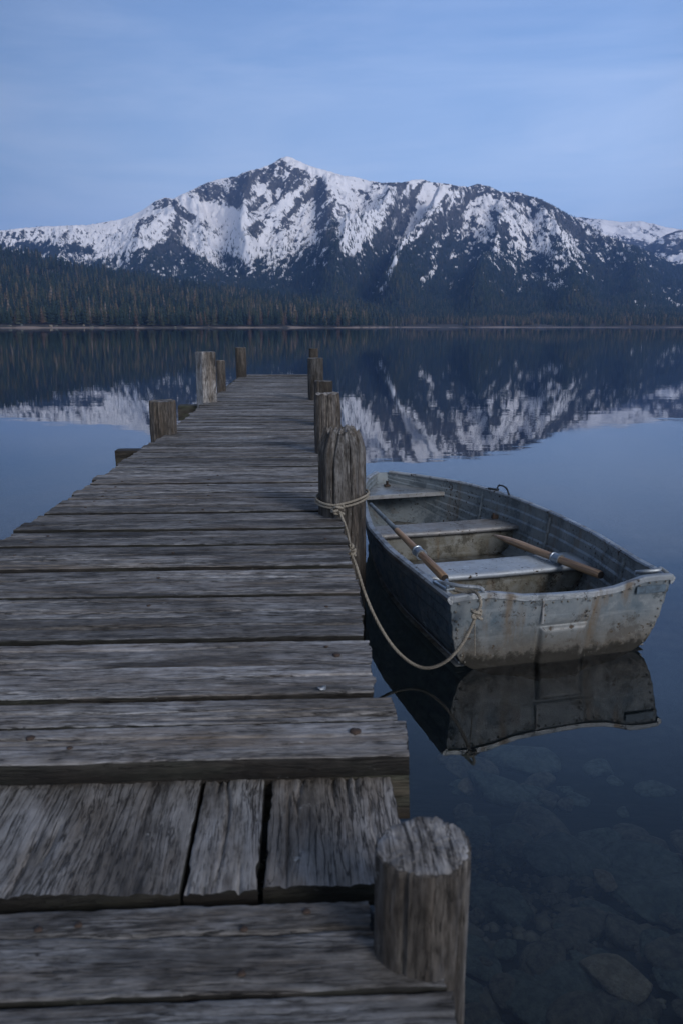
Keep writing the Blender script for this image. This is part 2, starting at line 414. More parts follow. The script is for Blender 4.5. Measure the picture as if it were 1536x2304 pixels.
landing = [o for o in dock.children if o.name.startswith('plank') and o.location.y < 1.85]
for u, v in ((690, 2050), (550, 2090), (545, 2190), (88, 2092), (178, 2082)):
    P = at(u, v, LOW); s0 = P.x*CD+P.y*SD; y0 = -P.x*SD+P.y*CD
    pl = min(landing, key=lambda o: abs(o.location.y-y0)+(0 if o.location.y < 1.42 else abs(o.location.x-s0)*.4))
    bolt(pl, s0-pl.location.x, y0-pl.location.y, .008)
# beams under the deck
def beam(name, s0, s1, y0, y1, z0, z1, seed, label=None):
    L, W_, T = s1-s0, y1-y0, z1-z0
    if L >= W_:
        me = plank_mesh(name, L, W_, T, seed, 60, 8, W_BEAM, .002, .008, .004, 2)
    else:
        me = plank_mesh(name, W_, L, T, seed, 200, 6, W_BEAM, .002, .008, .006, 1, 'Y')
    o = link(name, me, dock, ((s0+s1)/2, (y0+y1)/2, z1))
    if label: o['label'] = label
    return o
for s in (.10, -.62, -1.42): beam('stringer', s-.04, s+.04, 1.86, 18.2, .36, .545, 700+int(s*10))
for s in (.08, -.62, -1.42): beam('stringer', s-.04, s+.04, -.1, 1.83, .30, .475, 720+int(s*10))
beam('crossbeam', -1.58, .262, 1.835, 1.965, .40, .545, 740, 'thick beam end under the raised step on the right')
beam('crossbeam', -1.765, .18, 7.53, 7.70, .33, .515, 741, 'dark beam end sticking out to the left below the deck')
beam('crossbeam', -1.80, .16, 11.7, 11.95, .32, .54, 742, 'mossy beam end behind the left front post')
for k, yb in enumerate((4.35, 15.0, 17.9)): beam('crossbeam', -1.45, .15, yb, yb+.12, .30, .50, 743+k)
# posts
def post_mesh(r0, ztop, zbot, seed, mat, taper=0, square=False, topcut=.0, grooves=8, gd=.10, nth=96, nz=90, knob=0.0, top_noise=.01, mat2=None):
    th = np.linspace(0, 2*PI, nth, endpoint=False); zz = zbot+(ztop-zbot)*np.linspace(0, 1, nz)
    Z, TH = np.meshgrid(zz, th, indexing='ij')
    hgt = (Z-zbot)/(ztop-zbot)
    if square: base = 1/np.maximum(np.abs(np.cos(TH)), np.abs(np.sin(TH))); base = np.minimum(base, 1.32)
    else: base = 1+.05*np.cos(2*TH+seed)+.03*np.cos(3*TH+seed*2)
    R = r0*base*(1+taper*(1-hgt))
    cx, cy = np.cos(TH), np.sin(TH)
    R = R*(1+.045*fbm(cx*1.5, cy*1.5, Z*3+seed, 3, seed))
    rg = fbm(cx*9, cy*9, Z*2.0+seed, 4, seed+3)                       # long vertical relief
    R = R*(1+rg*gd*.35)
    r = np.random.default_rng(seed)
    for k in range(grooves):                                           # checks running down from the top
        t0 = r.uniform(0, 2*PI); dep = r.uniform(.3, 1)*gd; ln = r.uniform(.2, 1.1)*(1.0); wdg = r.uniform(.018, .06)
        tt = t0+fbm(Z*2.2, k*3.1+seed, 0, 3, seed+k)*.22
        d = np.abs((TH-tt+PI) % (2*PI)-PI)
        R = R*(1-dep*np.exp(-(d/wdg)**2)*np.clip((Z-(ztop-ln))/.2, 0, 1))
    if knob: R = R*(1-knob*np.clip((Z-(ztop-.14))/.14, 0, 1)**2)
    V = np.stack([R*cx, R*cy, Z+top_noise*fbm(cx*3, cy*3, 0, 4, seed+8)*np.clip((Z-ztop+.15)/.15, 0, 1)], -1)
    rings = [V.reshape(-1, 3)]; nr = 9; cx, cy = cx[-1], cy[-1]
    for q in range(1, nr+1):
        f = 1-q/nr if q > 1 else .955
        rad = R[-1]*f
        z = ztop+(.004 if q > 1 else .003)+topcut*0+top_noise*fbm(cx*3*f, cy*3*f, 0, 4, seed+8)+.004*fbm(cx*f*r0*160, cy*f*r0*14, 0, 3, seed+4)
        rings.append(np.stack([rad*cx, rad*cy, z], -1))
    A = np.concatenate(rings); F = grid_faces(nz+nr, nth, True)
    mi = np.zeros(len(F), int); mi[(nz)*nth:] = 1
    me = mesh_from('post', A, F, [mat, mat2 or mat], True, None, mi)
    return auto_smooth(me, 45)
def post(s, y, r0, ztop, seed, mat, label, rz=0., tilt=(0, 0), **k):
    me = post_mesh(r0, ztop+1.2, 0, seed, mat, mat2=W_CAP, **k)
    o = link('post', me, dock, (s, y, -1.2), (tilt[0], tilt[1], rz)); o['label'] = label; return o
pF = post(.210, 1.262, .086, .735, 11, W_POST, 'round sawn-off post in the near right corner', grooves=13, gd=.11, nz=160, top_noise=.005, taper=.02)
pE = post(.216, 4.50, .128, 1.07, 12, W_POST, 'thick split post with an eroded rounded top and rope round it', grooves=16, gd=.16, nz=200, nth=160, knob=.30, top_noise=.055, taper=.04)
post(.245, 6.78, .108, 1.10, 13, W_POSTD, 'cracked post behind the roped post', grooves=12, gd=.14, tilt=(0, -.02), knob=.08, top_noise=.02, nth=128)
post(.225, 8.75, .10, 1.075, 14, W_POSTD, 'dark post with a flat top, third on the right', grooves=8, tilt=(0, .0))
post(.19, 11.9, .118, 1.20, 15, W_POST, 'brown post with a pale cap near the far end', grooves=7)
post(.235, 17.6, .105, 1.19, 16, W_POSTD, 'farthest post on the right side of the deck', grooves=4, nth=48)
post(-1.405, 8.15, .135, .925, 17, W_POSTD, 'short split post, nearest on the left side', square=False, grooves=14, gd=.18, nth=128, rz=.3)
post(-1.37, 11.60, .112, 1.30, 18, W_POSTL, 'tall pale square post on the left side', square=True, grooves=5, gd=.07, rz=.62, top_noise=.012)
post(-1.36, 13.6, .072, 1.10, 19, W_POSTD, 'thin dark post just beyond the tall pale one', grooves=5, nth=64)
post(-1.31, 17.5, .110, 1.215, 20, W_POSTD, 'brown post at the far left corner', grooves=5, nth=64)
# posts mostly hidden under the deck edge
# small pale petal-like leaf on the deck
P = at(724, 1554, DECK)
bm = bmesh.new()
vs = [bm.verts.new((.017*math.cos(a)*(1 if math.sin(a) > 0 else .8), .013*math.sin(a), .004+.004*math.cos(2*a))) for a in [k*PI/6 for k in range(12)]]
cv = bm.verts.new((0, 0, .001)); [bm.faces.new((cv, vs[k], vs[(k+1) % 12])) for k in range(12)]
bmesh.ops.solidify(bm, geom=bm.faces[:], thickness=.0015)
leaf = link('leaf', bm_mesh('leaf', bm, simple('pale_leaf', (.75, .78, .80), .7), True), None, (P.x, P.y, DECK+.006), (0.1, 0, .4))
tag(leaf, 'tiny white leaf lying on a grey dock plank', 'leaf')

# ---------------------------------------------------------------- boat
B_AXIS = Vector((-.2636, .9646, 0)); B_ORG = Vector((1.095, 3.744, 0)); B_YAW = math.atan2(.2636, .9646)
boat = empty('rowing_boat', B_ORG, B_YAW)
tag(boat, 'small old aluminium rowing boat moored beside the dock', 'boat')
def bw(lx, ly, z=0):
    r = Vector((.9646, .2636, 0)); return B_ORG+r*lx+B_AXIS*ly+Vector((0, 0, z))
Yk = [0, .3, .85, 1.37, 1.85, 2.2, 2.45, 2.7, 2.88, 2.99]
Bk = [.60, .615, .665, .662, .59, .505, .42, .285, .15, .03]
Ck = [0, .01, .055, .095, .13, .135, .12, .08, .05, .035]
def interp(xk, yk, x):
    # monotone-ish smooth interpolation
    pts = np.interp(x, xk, yk); e = .06
    return (np.interp(x-e, xk, yk)+2*pts+np.interp(x+e, xk, yk))/4 if np.ndim(x) else float((np.interp(x-e, xk, yk)+2*pts+np.interp(x+e, xk, yk))/4)
def zg(y): return .40+.055*np.clip((y-1.3)/1.7, 0, 1)**1.3
def zb(y): return -.10+.36*np.clip((y-2.1)/.9, 0, 1)**1.8
HS = [(1.0, 1.0), (.985, .84), (.965, .68), (.94, .52), (.90, .376), (.85, .28), (.78, .22), (.70, .17), (.58, .11), (.3, .05), (0, 0)]
def hull_pt(y, q, side):                # q 0..1 from rail to keel, side -1 left / +1 right
    f = np.interp(q, np.linspace(0, 1, len(HS)), [h[0] for h in HS]); h = np.interp(q, np.linspace(0, 1, len(HS)), [h[1] for h in HS])
    b = interp(Yk, Bk, y) if y > .06 else .60+.05*y; c = interp(Yk, Ck, y) if y > .06 else 0.
    g, k = zg(y), zb(y)
    z = k+(g-k)*h
    lap = .010*(((1-h)*7.0) % 1.0) if q < .5 else 0                    # clinker-like strakes
    return Vector((c+side*(b*f+lap*.8), y+.055*(1-(z/.4))*(1-min(1, y/.4)), z))
NY, NQ = 70, 61
V = []
ys = [0+2.99*(k/(NY-1))**.92 for k in range(NY)]
for y in ys:
    for j in range(NQ): V.append(hull_pt(y, j/(NQ-1), -1))
    for j in range(NQ-2, -1, -1): V.append(hull_pt(y, j/(NQ-1), 1))
K = 2*NQ-1
F = grid_faces(NY, K).tolist()
F.append([(NY-1)*K+j for j in range(K)])
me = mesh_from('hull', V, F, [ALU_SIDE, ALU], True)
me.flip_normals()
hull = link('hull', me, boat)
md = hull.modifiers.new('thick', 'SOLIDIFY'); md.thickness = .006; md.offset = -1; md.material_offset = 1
auto_smooth(me, 22)
# transom plate with shaped top
TX = [(-.60, .40), (-.50, .408), (-.40, .405), (-.32, .392), (-.22, .372), (-.05, .362), (.15, .358), (.28, .368), (.37, .392), (.44, .412), (.52, .415), (.60, .412)]
def ztop(x): return float(np.interp(x, [a for a, b in TX], [b for a, b in TX]))
def tr_y(z): return .055*(1-z/.4)
bm = bmesh.new()
NXT, NZT = 220, 80
side = [(hull_pt(0.0, q, 1)) for q in np.linspace(0, 1, 61)]
szs = [p.z for p in side][::-1]; sxs = [p.x for p in side][::-1]
def halfw(z): return float(np.interp(z, szs, sxs))
grid = []
for i in range(NXT+1):
    col = []
    for j in range(NZT+1):
        fx = -1+2*i/NXT; 
        # z first from the keel to the top at this x
        z = -.10+.5*j/NZT
        x = fx*halfw(z)
        zt = ztop(x)
        z2 = -.10+(z+.10)/.5*(zt+.10)
        x = fx*halfw(min(z2, .4))
        # embossed motor pad and panel relief
        d = 0
        px, pz = x-.0, z2
        frame = max(abs(px-.02)/.125, 0)
        if pz < .235:
            dd = max(abs(px-.02)-.125, pz-.19)
            d += .016*(1/(1+math.exp(max(-40, min(40, dd/.007)))))-.009*math.exp(-((dd-.012)/.010)**2)
        d += .006*(1/(1+math.exp(max(-40, min(40, (abs(px-.02)-.15)/.004)))))
        d += .004*float(fbm(x*3, z2*4, 0, 2, 5))
        col.append(bm.verts.new((x, tr_y(z2)-.004-d, z2)))
    grid.append(col)
for i in range(NXT):
    for j in range(NZT):
        bm.faces.new((grid[i][j], grid[i+1][j], grid[i+1][j+1], grid[i][j+1]))
tm = bm_mesh('transom', bm, ALU_TR, True)
tr = link('transom', tm, boat); md = tr.modifiers.new('thick', 'SOLIDIFY'); md.thickness = .02; md.offset = -1
# transom cap (rolled lip that follows the dip)
pts = [Vector((x, tr_y(ztop(x))-.004, ztop(x)+.002)) for x in np.linspace(-.607, .607, 70)]
prof = [(-.012, -.018), (-.014, .004), (-.008, .010), (.02, .010), (.028, .004), (.028, -.012)]
prof = [(a, b) for a, b in prof]
V, F = tube_arr(pts, 1.0, prof=[(-a, b) for a, b in prof])
cap = link('transom_cap', auto_smooth(mesh_from('transom_cap', V, F, ALU_RAIL, True), 30), boat)
# rivets on the transom
def rivets(parent, pl, r=.0052, mat=None, name='rivet'):
    bm = bmesh.new(); bmesh.ops.create_uvsphere(bm, u_segments=8, v_segments=6, radius=r)
    me = bm_mesh(name, bm, mat or ALU_DIRTY, True)
    for p in pl:
        o = link(name, me, parent, p); k = random.uniform(.75, 1.2); o.scale = (k, k*.7, k)
rv = [Vector((x+random.uniform(-.01, .01), tr_y(ztop(x)-.03)-.012, ztop(x)-.028+random.uniform(-.004, .004))) for x in np.linspace(-.56, .57, 24)]
rivets(tr, rv)
rv = []
for s in (-1, 1):
    for z in (.33, .28, .235, .19, .14, .09, .05): rv.append(Vector((s*(halfw(z)-.022), tr_y(z)-.010, z)))
rv += [Vector((-.10+.24*a, tr_y(z)-.02, z)) for a in (0, 1) for z in (.325, .27, .24)]
rivets(tr, rv, .006)
# side corner plate (dark) at the right top
bm = bmesh.new(); box_bm(bm, (.49, tr_y(.355)-.012, .352), (.17, .006, .04), None, .002)
link('corner_plate', bm_mesh('corner_plate', bm, simple('dark_blue_metal', (.06, .09, .12), .5, .3), False), boat)
# vertical seam strip
bm = bmesh.new()
box_bm(bm, (-.112, tr_y(.3)-.016, .29), (.012, .006, .13), None, .002)
link('seam_strip', bm_mesh('seam_strip', bm, ALU_SEATW), boat)
# drip string hanging at left
P0, P1 = Vector((-.475, -.02, .30)), Vector((-.47, .03, .04))
# gunwale rails
railp = [(.022, -.010), (.024, .004), (.014, .013), (-.014, .013), (-.020, .004), (-.016, -.006), (-.004, -.008), (-.002, -.028), (.008, -.030)]
for side in (-1, 1):
    pp = []
    ye = 2.975
    for k in range(60):
        y = -.012+(ye+.012)*k/59
        p = hull_pt(max(y, 0), 0, side); p.y = y if y < .05 else p.y; p.z = zg(max(y, 0))+.002
        pp.append(p)
    prof = [(a*(1 if side > 0 else -1), b) for a, b in railp]
    V, F = tube_arr(pp, 1.0, prof=prof)
    g = link('gunwale', auto_smooth(mesh_from('gunwale', V, F, ALU_RAIL, True), 35), boat)
# side rub strake near the waterline (pale chine line)
for side in (-1, 1):
    pp = [hull_pt(y, .50, side)+Vector((side*.006, 0, 0)) for y in np.linspace(.02, 2.6, 40)]
    tube('chine_strip', pp, .008, ALU, boat, 6)
# bow deck with raised edge
bm = bmesh.new()
row0, row1 = [], []
yy0 = 2.585
n = 26
top = []
for k in range(n+1):
    y = yy0+(2.965-yy0)*k/n
    l, r = hull_pt(y, .13, -1), hull_pt(y, .13, 1); z = zg(y)-.092
    top.append([bm.verts.new((l.x+(r.x-l.x)*t*1.0, y-.02*math.sin(t*PI)*(1-k/n)*0, z+.004*math.sin(t*PI))) for t in np.linspace(.0, 1, 13)])
for k in range(n):
    for j in range(12): bm.faces.new((top[k][j], top[k][j+1], top[k+1][j+1], top[k+1][j]))
bd = link('bow_deck', bm_mesh('bow_deck', bm, ALU_RAIL, True), boat)
md = bd.modifiers.new('t', 'SOLIDIFY'); md.thickness = .012; md.offset = -1
l, r = hull_pt(yy0, .14, -1), hull_pt(yy0, .14, 1)
bm = bmesh.new(); box_bm(bm, ((l.x+r.x)/2, yy0-.004, zg(yy0)-.105), (r.x-l.x-.02, .008, .03), None, .002)
link('bow_deck_lip', bm_mesh('bow_deck_lip', bm, ALU_SEATW), boat)
# rusty eye bracket at the bow
bm = bmesh.new()
box_bm(bm, (.03, 2.84, .372), (.05, .05, .012), None, .003); box_bm(bm, (.03, 2.84, .392), (.012, .04, .035), None, .003)
link('bow_eye', bm_mesh('bow_eye', bm, RUST), boat)
# thwarts
def thwart(y0, y1, z, mat, nm='thwart', riser=True, lab=None):
    bm = bmesh.new(); N = 12
    T_ = []; B_ = []
    for k in range(N+1):
        y = y0+(y1-y0)*k/N
        def xin(side):
            for q in np.linspace(0, .6, 120):
                p = hull_pt(y, q, side)
                if p.z <= z: return p.x
            return 0
        l, r = xin(-1)+.004, xin(1)-.004
        edge = .006 if k in (0, N) else 0
        T_.append([bm.verts.new((l+(r-l)*t, y, z-edge+.0015*math.sin(9*t))) for t in np.linspace(0, 1, 25)])
    for k in range(N):
        for j in range(24): bm.faces.new((T_[k][j], T_[k][j+1], T_[k+1][j+1], T_[k+1][j]))
    o = link(nm, bm_mesh(nm, bm, mat, True), boat)
    md = o.modifiers.new('t', 'SOLIDIFY'); md.thickness = .028; md.offset = -1
    if lab: o['label'] = lab
    return o
thwart(.84, 1.14, .222, ALU_SEAT, lab='pale blue-grey seat nearer the stern')
thwart(1.80, 2.08, .235, ALU_SEATW, lab='brownish grey seat nearer the bow')
def riser(y, zt, nm='seat_riser'):
    bm = bmesh.new(); N = 16
    a, b = [], []
    l = min(p.x for p in [hull_pt(y, q, -1) for q in np.linspace(.3, .5, 8)]); 
    def xin(side, z):
        for q in np.linspace(0, .9, 160):
            p = hull_pt(y, q, side)
            if p.z <= z: return p.x
        return 0
    rows = []
    for z in np.linspace(.0, zt, 6):
        l, r = xin(-1, z)+.003, xin(1, z)-.003
        rows.append([bm.verts.new((l+(r-l)*t, y, z)) for t in np.linspace(0, 1, 16)])
    for i in range(5):
        for j in range(15): bm.faces.new((rows[i][j], rows[i][j+1], rows[i+1][j+1], rows[i+1][j]))
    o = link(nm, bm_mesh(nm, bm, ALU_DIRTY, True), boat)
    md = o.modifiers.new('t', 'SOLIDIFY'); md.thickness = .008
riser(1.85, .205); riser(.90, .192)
# floor
bm = bmesh.new(); rows = []
for y in np.linspace(.075, 2.75, 30):
    l, r = hull_pt(y, .42, -1), hull_pt(y, .42, 1)
    rows.append([bm.verts.new((l.x*.985+(r.x*.985-l.x*.985)*t, y, .018+max(0, (y-2.1))*.12)) for t in np.linspace(0, 1, 8)])
for i in range(29):
    for j in range(7): bm.faces.new((rows[i][j], rows[i][j+1], rows[i+1][j+1], rows[i+1][j]))
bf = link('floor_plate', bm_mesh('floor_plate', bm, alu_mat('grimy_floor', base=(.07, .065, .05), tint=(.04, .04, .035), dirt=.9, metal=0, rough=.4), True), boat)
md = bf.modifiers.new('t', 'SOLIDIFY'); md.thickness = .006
# inner ribs along the sides
for yv in (.45, 1.45, 2.25):
    for side in (-1, 1):
        pp = [hull_pt(yv, q, side)+Vector((-side*.009, 0, 0)) for q in np.linspace(.03, .42, 14)]
        tube('rib', pp, .011, ALU, boat, 6)
# motor board on the inside of the transom
bm = bmesh.new(); box_bm(bm, (.05, .035, .325), (.44, .022, .075), None, .004)
link('motor_board', bm_mesh('motor_board', bm, W_CAP), boat)
# oarlock loop on the right rail, lifting handle on the right stern corner
def wpath(points, n=24): return smooth_path(points, n)
b0 = hull_pt(2.03, 0, 1)
pp = wpath([b0+Vector((.01, .14, .01)), b0+Vector((.02, .12, .05)), b0+Vector((.015, .0, .055)), b0+Vector((.01, -.07, .012))])
tube('oarlock', pp, .007, DARKM, boat, 8)
b1 = hull_pt(2.15, 0, 1); bm = bmesh.new(); box_bm(bm, b1+Vector((0, .0, .02)), (.03, .09, .014), Matrix.Rotation(.5, 4, 'Z'), .003)
link('oarlock_plate', bm_mesh('oarlock_plate', bm, DARKM), boat)
pp = wpath([Vector((.47, .10, .412)), Vector((.49, .05, .43)), Vector((.555, .035, .436)), Vector((.585, .06, .436)), Vector((.60, .02, .42))])
tube('lifting_handle', pp, .010, ALU_RAIL, boat, 8)
pp = wpath([Vector((-.60, .22, .415)), Vector((-.575, .12, .435)), Vector((-.53, .05, .44)), Vector((-.45, .015, .435)), Vector((-.43, -.01, .415))])
tube('lifting_handle', pp, .010, ALU_RAIL, boat, 8)
# cleat bracket on the left quarter
bm = bmesh.new()
box_bm(bm, (-.585, .13, .422), (.05, .14, .012), Matrix.Rotation(.12, 4, 'Z'), .003)
for q in range(4): box_bm(bm, (-.585+.01*q, .08+.03*q, .432), (.03, .012, .012), Matrix.Rotation(.8, 4, 'Z'), .003)
link('cleat', bm_mesh('cleat', bm, STEEL), boat)
# small bracket on the bow seat right end
bm = bmesh.new(); box_bm(bm, (.60, 2.0, .262), (.05, .03, .03), None, .004); box_bm(bm, (.58, 1.985, .28), (.012, .012, .03), None, .002)
link('seat_bracket', bm_mesh('seat_bracket', bm, RUST), boat)
# ---------------------------------------------------------------- oars
def lathe_rod(name, p0, p1, prof, mat, parent, flat=None, n=16):
    """prof: list of (t, radius); flat: function t -> (sx, sz)"""
    d = (p1-p0); L = d.length; q = d.to_track_quat('Y', 'Z')
    V = []
    for t, r in prof:
        sx, sz = flat(t) if flat else (1, 1)
        for k in range(n):
            a = 2*PI*k/n; V.append((r*sx*math.cos(a), t*L, r*sz*math.sin(a)))
    F = grid_faces(len(prof), n, True).tolist(); F.append(list(range(n))); F.append([(len(prof)-1)*n+k for k in range(n-1, -1, -1)])
    me = auto_smooth(mesh_from(name, V, F, mat, True), 40)
    return me, L, q
def oar(label, p0, p1, tip_metal, tcol, taper):
    e = empty('oar', p0); q = (p1-p0).to_track_quat('Y', 'Z'); e.rotation_mode = 'QUATERNION'; e.rotation_quaternion = q
    tag(e, label, 'oar', 'oars in the rowing boat')
    L = (p1-p0).length
    R = .0235
    if tip_metal:
        te = .60
        pr = [(0, R*.9), (.006, R*1.06), (.05, R*1.1), (.18, R*1.05), (tcol-.03, R*.98), (te, R*.8)]
    else:
        te = 1
        pr = [(0, R*.9), (.006, R*1.02), (.05, R*1.08), (.2, R*1.05), (.4, R*.98), (.55, R*1.05), (.72, R*1.3), (.85, R*1.25), (.95, R*.8), (1, R*.3)]
    fl = (lambda t: (1, 1)) if tip_metal else (lambda t: (1+.15*max(0, t-.5), 1-.7*max(0, t-.5)))
    me, _, _ = lathe_rod('handle', Vector((0, 0, 0)), Vector((0, L, 0)), pr, OARW, e, fl)
    link('handle', me, e)
    bm = bmesh.new(); bmesh.ops.create_cone(bm, cap_ends=True, segments=16, radius1=R*.93, radius2=R*.93, depth=.004, matrix=Matrix.Translation((0, -.0015, 0)) @ Matrix.Rotation(PI/2, 4, 'X'))
    link('end_grip', bm_mesh('end_grip', bm, simple('black_rubber', (.02, .016, .014), .8)), e)
    # collar with two rims and a pin
    cr = R*1.32
    cp = [(-.034, cr*.9), (-.034, cr*1.1), (-.026, cr*1.1), (-.024, cr), (.024, cr), (.026, cr*1.1), (.034, cr*1.1), (.034, cr*.9)]
    me, _, _ = lathe_rod('collar', Vector((0, 0, 0)), Vector((0, 1, 0)), cp, STEEL, e)
    c = link('collar', me, e, (0, tcol*L, 0))
    pp = [Vector((0, 0, 0)), Vector((.02, 0, -.03)), Vector((.05, .01, -.035)), Vector((.06, .03, -.01))]
    tube('pin', smooth_path(pp, 12), .006, DARKM, c, 8)
    if tip_metal:
        pr = [(tcol*L/L, R*.6), (tcol+.01, R*.82), (.6, R*.75), (.72, R*.62), (.86, R*.6), (1, R*.5)]
        me, _, _ = lathe_rod('shaft', Vector((0, 0, 0)), Vector((0, L, 0)), [(t, r*1.0) for t, r in pr], ALU, e)
        link('shaft', me, e)
    return e
oar('wooden-handled oar with grey metal shaft leaning on the rail nearest the dock', Vector((.583, 4.33, .262)), Vector((.20, 5.40, .455)), True, .30, 0)
oar('plain wooden oar lying across the stern seat on the far side', Vector((1.485, 4.39, .262)), Vector((1.045, 5.29, .262)), False, .37, 0)
# ---------------------------------------------------------------- mooring rope
rope = empty('mooring_rope', Vector((.02, 4.42, .66)))
tag(rope, 'frayed pale rope tied round the thick post and the boat stern', 'rope')
def strand_tube(name, pts, R, parent, pitch=.022, mat=ROPE, n_per=7, strands=3):
    """laid rope: three-lobed section twisting along its path"""
    # resample by arc length
    P = [Vector(p) for p in pts]; seg = [0]
    for a, b in zip(P, P[1:]): seg.append(seg[-1]+(b-a).length)
    L = seg[-1]; N = max(8, int(L/pitch*n_per)); V = []; nth = 15
    X = np.linspace(0, L, N); A = np.array([tuple(p) for p in P]); Q = np.stack([np.interp(X, seg, A[:, k]) for k in range(3)], -1)
    prev = None
    for i in range(N):
        t = Vector(Q[min(i+1, N-1)]-Q[max(i-1, 0)]).normalized()
        if prev is None: s = t.cross(Vector((0, 0, 1)) if abs(t.z) < .9 else Vector((1, 0, 0))).normalized()
        else: s = (prev-t*prev.dot(t)).normalized()
        prev = s; w = t.cross(s); tw = 2*PI*X[i]/(pitch*strands)
        for k in range(nth):
            a = 2*PI*k/nth; r = R*(.80+.24*abs(math.cos(strands/2*(a-tw))))
            V.append(Vector(Q[i])+s*(r*math.cos(a))+w*(r*math.sin(a)))
    F = grid_faces(N, nth, True).tolist(); F.append(list(range(nth-1, -1, -1))); F.append([(N-1)*nth+k for k in range(nth)])
    me = mesh_from(name, [v-rope.location for v in V], F, mat, True)
    return link(name, me, parent)
RR = .0078
ec = dk(.216, 4.50)                                # axis of the roped post
def ring_pts(z0, r, a0, a1, n, dz=0, c=ec):
    return [Vector((c.x+r*math.cos(a0+(a1-a0)*k/n), c.y+r*math.sin(a0+(a1-a0)*k/n), z0+dz*math.sin(PI*k/n))) for k in range(n+1)]
for k, (z0, tilt) in enumerate(((.665, .03), (.682, .035))):
    pts = []
    for q in range(49):
        a = -PI/2-.3+2*PI*q/48
        r = .150+.004*math.sin(3*a+k)
        pts.append(Vector((ec.x+r*math.cos(a), ec.y+r*math.sin(a), z0+tilt*math.sin((a+PI/2+.3)/2)+.012*math.cos(a))))
    strand_tube('loop', pts, RR*.9, rope)
kn = Vector((ec.x-.015, ec.y-.160, .655))
def knot(c, r, seed, nm='knot', mat=ROPE):
    rq = random.Random(seed); pts = []
    for q in range(40):
        a = q/39*2*PI*2.6
        pts.append(c+Vector((r*math.cos(a)*(.9+.2*math.sin(2*a)), r*.7*math.sin(a*1.3), r*.8*math.sin(a*.8+seed))))
    return strand_tube(nm, pts, RR*1.0, rope, mat=mat)
knot(kn, .026, 1); knot(kn+Vector((.004, 0, -.004)), .018, 2, mat=rope_mat('dark_wet_rope', (.06, .05, .04), (.015, .013, .01)))
# end resting on the deck edge
strand_tube('loose_end', smooth_path([kn, at(748, 1152, .645), at(740, 1138, .625), at(724, 1122, .612), at(719, 1113, .61)], 30), RR*.85, rope)
strand_tube('loose_end', smooth_path([kn, at(750, 1150, .66), at(744, 1140, .65), at(738, 1128, .68)], 24), RR*.85, rope)
k2 = at(790, 1245, .52)
k2 = Vector((.125, 4.20, .47)); 
def uv_y(u, v, yw):                   # point on the ray of a pixel at a chosen forward distance
    a = (u-768)/F_PX; b = (v-1152)/F_PX; t = yw/(CP-b*SP)
    return Vector((a*t, yw, CAM_H-(SP+b*CP)*t))
k2 = uv_y(788, 1243, 4.02)
strand_tube('tail', smooth_path([kn, uv_y(779, 1190, 4.26), uv_y(786, 1225, 4.10), k2], 20), RR, rope)
knot(k2, .024, 4); knot(k2+Vector((-.004, 0, .03)), .016, 5)
kb = uv_y(1071, 1382, 3.50)           # knot hanging off the transom
main = [k2, uv_y(801, 1275, 3.95), uv_y(822, 1340, 3.86), uv_y(850, 1402, 3.76), uv_y(885, 1456, 3.67), uv_y(925, 1492, 3.60), uv_y(962, 1503, 3.55), uv_y(1002, 1488, 3.51), uv_y(1036, 1452, 3.49), uv_y(1058, 1412, 3.49), kb]
strand_tube('line', smooth_path(main, 90), RR*1.05, rope)
knot(kb, .022, 7)
over = [kb, uv_y(1080, 1362, 3.50), uv_y(1078, 1345, 3.52), uv_y(1066, 1331, 3.58), uv_y(1040, 1332, 3.63), uv_y(1005, 1322, 3.70), uv_y(985, 1308, 3.78), uv_y(975, 1306, 3.84), uv_y(986, 1318, 3.74), uv_y(1010, 1328, 3.66)]
strand_tube('hitch', smooth_path(over, 50), RR*1.0, rope)
strand_tube('twine', [uv_y(1067, 1392, 3.50), uv_y(1067, 1475, 3.52)], .0025, rope, .02)
# ---------------------------------------------------------------- lake, lake bed, stones
def water_mat():
    m = NT('lake_water'); o = m.obj()
    n1 = m.noise(m.mapping(o, (.55, 2.2, 1)), 1.0, 3, .5)
    n2 = m.noise(m.mapping(o, (2.0, 7.0, 1), (3, 5, 0)), 1.0, 2, .5)
    n3 = m.noise(m.mapping(o, (.08, .22, 1), (1, 9, 0)), 1.0, 2, .5)
    h = m.math('ADD', m.math('MULTIPLY', n1, 1.0), m.math('ADD', m.math('MULTIPLY', n2, .18), m.math('MULTIPLY', n3, 2.5)))
    b = m.bump(h, 1.0, WAVE)
    fr = m.n('ShaderNodeFresnel', ins={'IOR': 1.52, 'Normal': b}).outputs[0]
    tr_ = m.n('ShaderNodeBsdfTransparent', ins={0: (.78, .87, .89, 1)}).outputs[0]
    gl = m.n('ShaderNodeBsdfGlossy', ins={'Color': (.93, .96, 1, 1), 'Roughness': .012, 'Normal': b}).outputs[0]
    mx = m.n('ShaderNodeMixShader', ins={0: fr, 1: tr_, 2: gl}).outputs[0]
    out = m.n('ShaderNodeOutputMaterial'); m.L(mx, out.inputs[0]); return m.m
WAVE = .0011
WATER = water_mat()
me = mesh_from('water', [(-4500, -60, 0), (4500, -60, 0), (4500, 3000, 0), (-4500, 3000, 0)], [[0, 1, 2, 3]], WATER)
tag(link('water', me), kind='structure')
def bed_z(x, y):
    d = .62+.10*np.clip(y-1, 0, 40)+.45*np.clip(y-2.7, 0, 40)+.05*np.clip(np.abs(x-1), 0, 60)
    return -(d)+.05*fbm(x*1.5, y*1.5, 0, 4, 3)*np.clip(4/np.maximum(y, 1), .2, 1)+.012*fbm(x*9, y*9, 0, 3, 9)
xs = np.concatenate([-np.geomspace(4400, 3.2, 40), np.linspace(-3, 7, 260), np.geomspace(7.2, 4400, 40)])
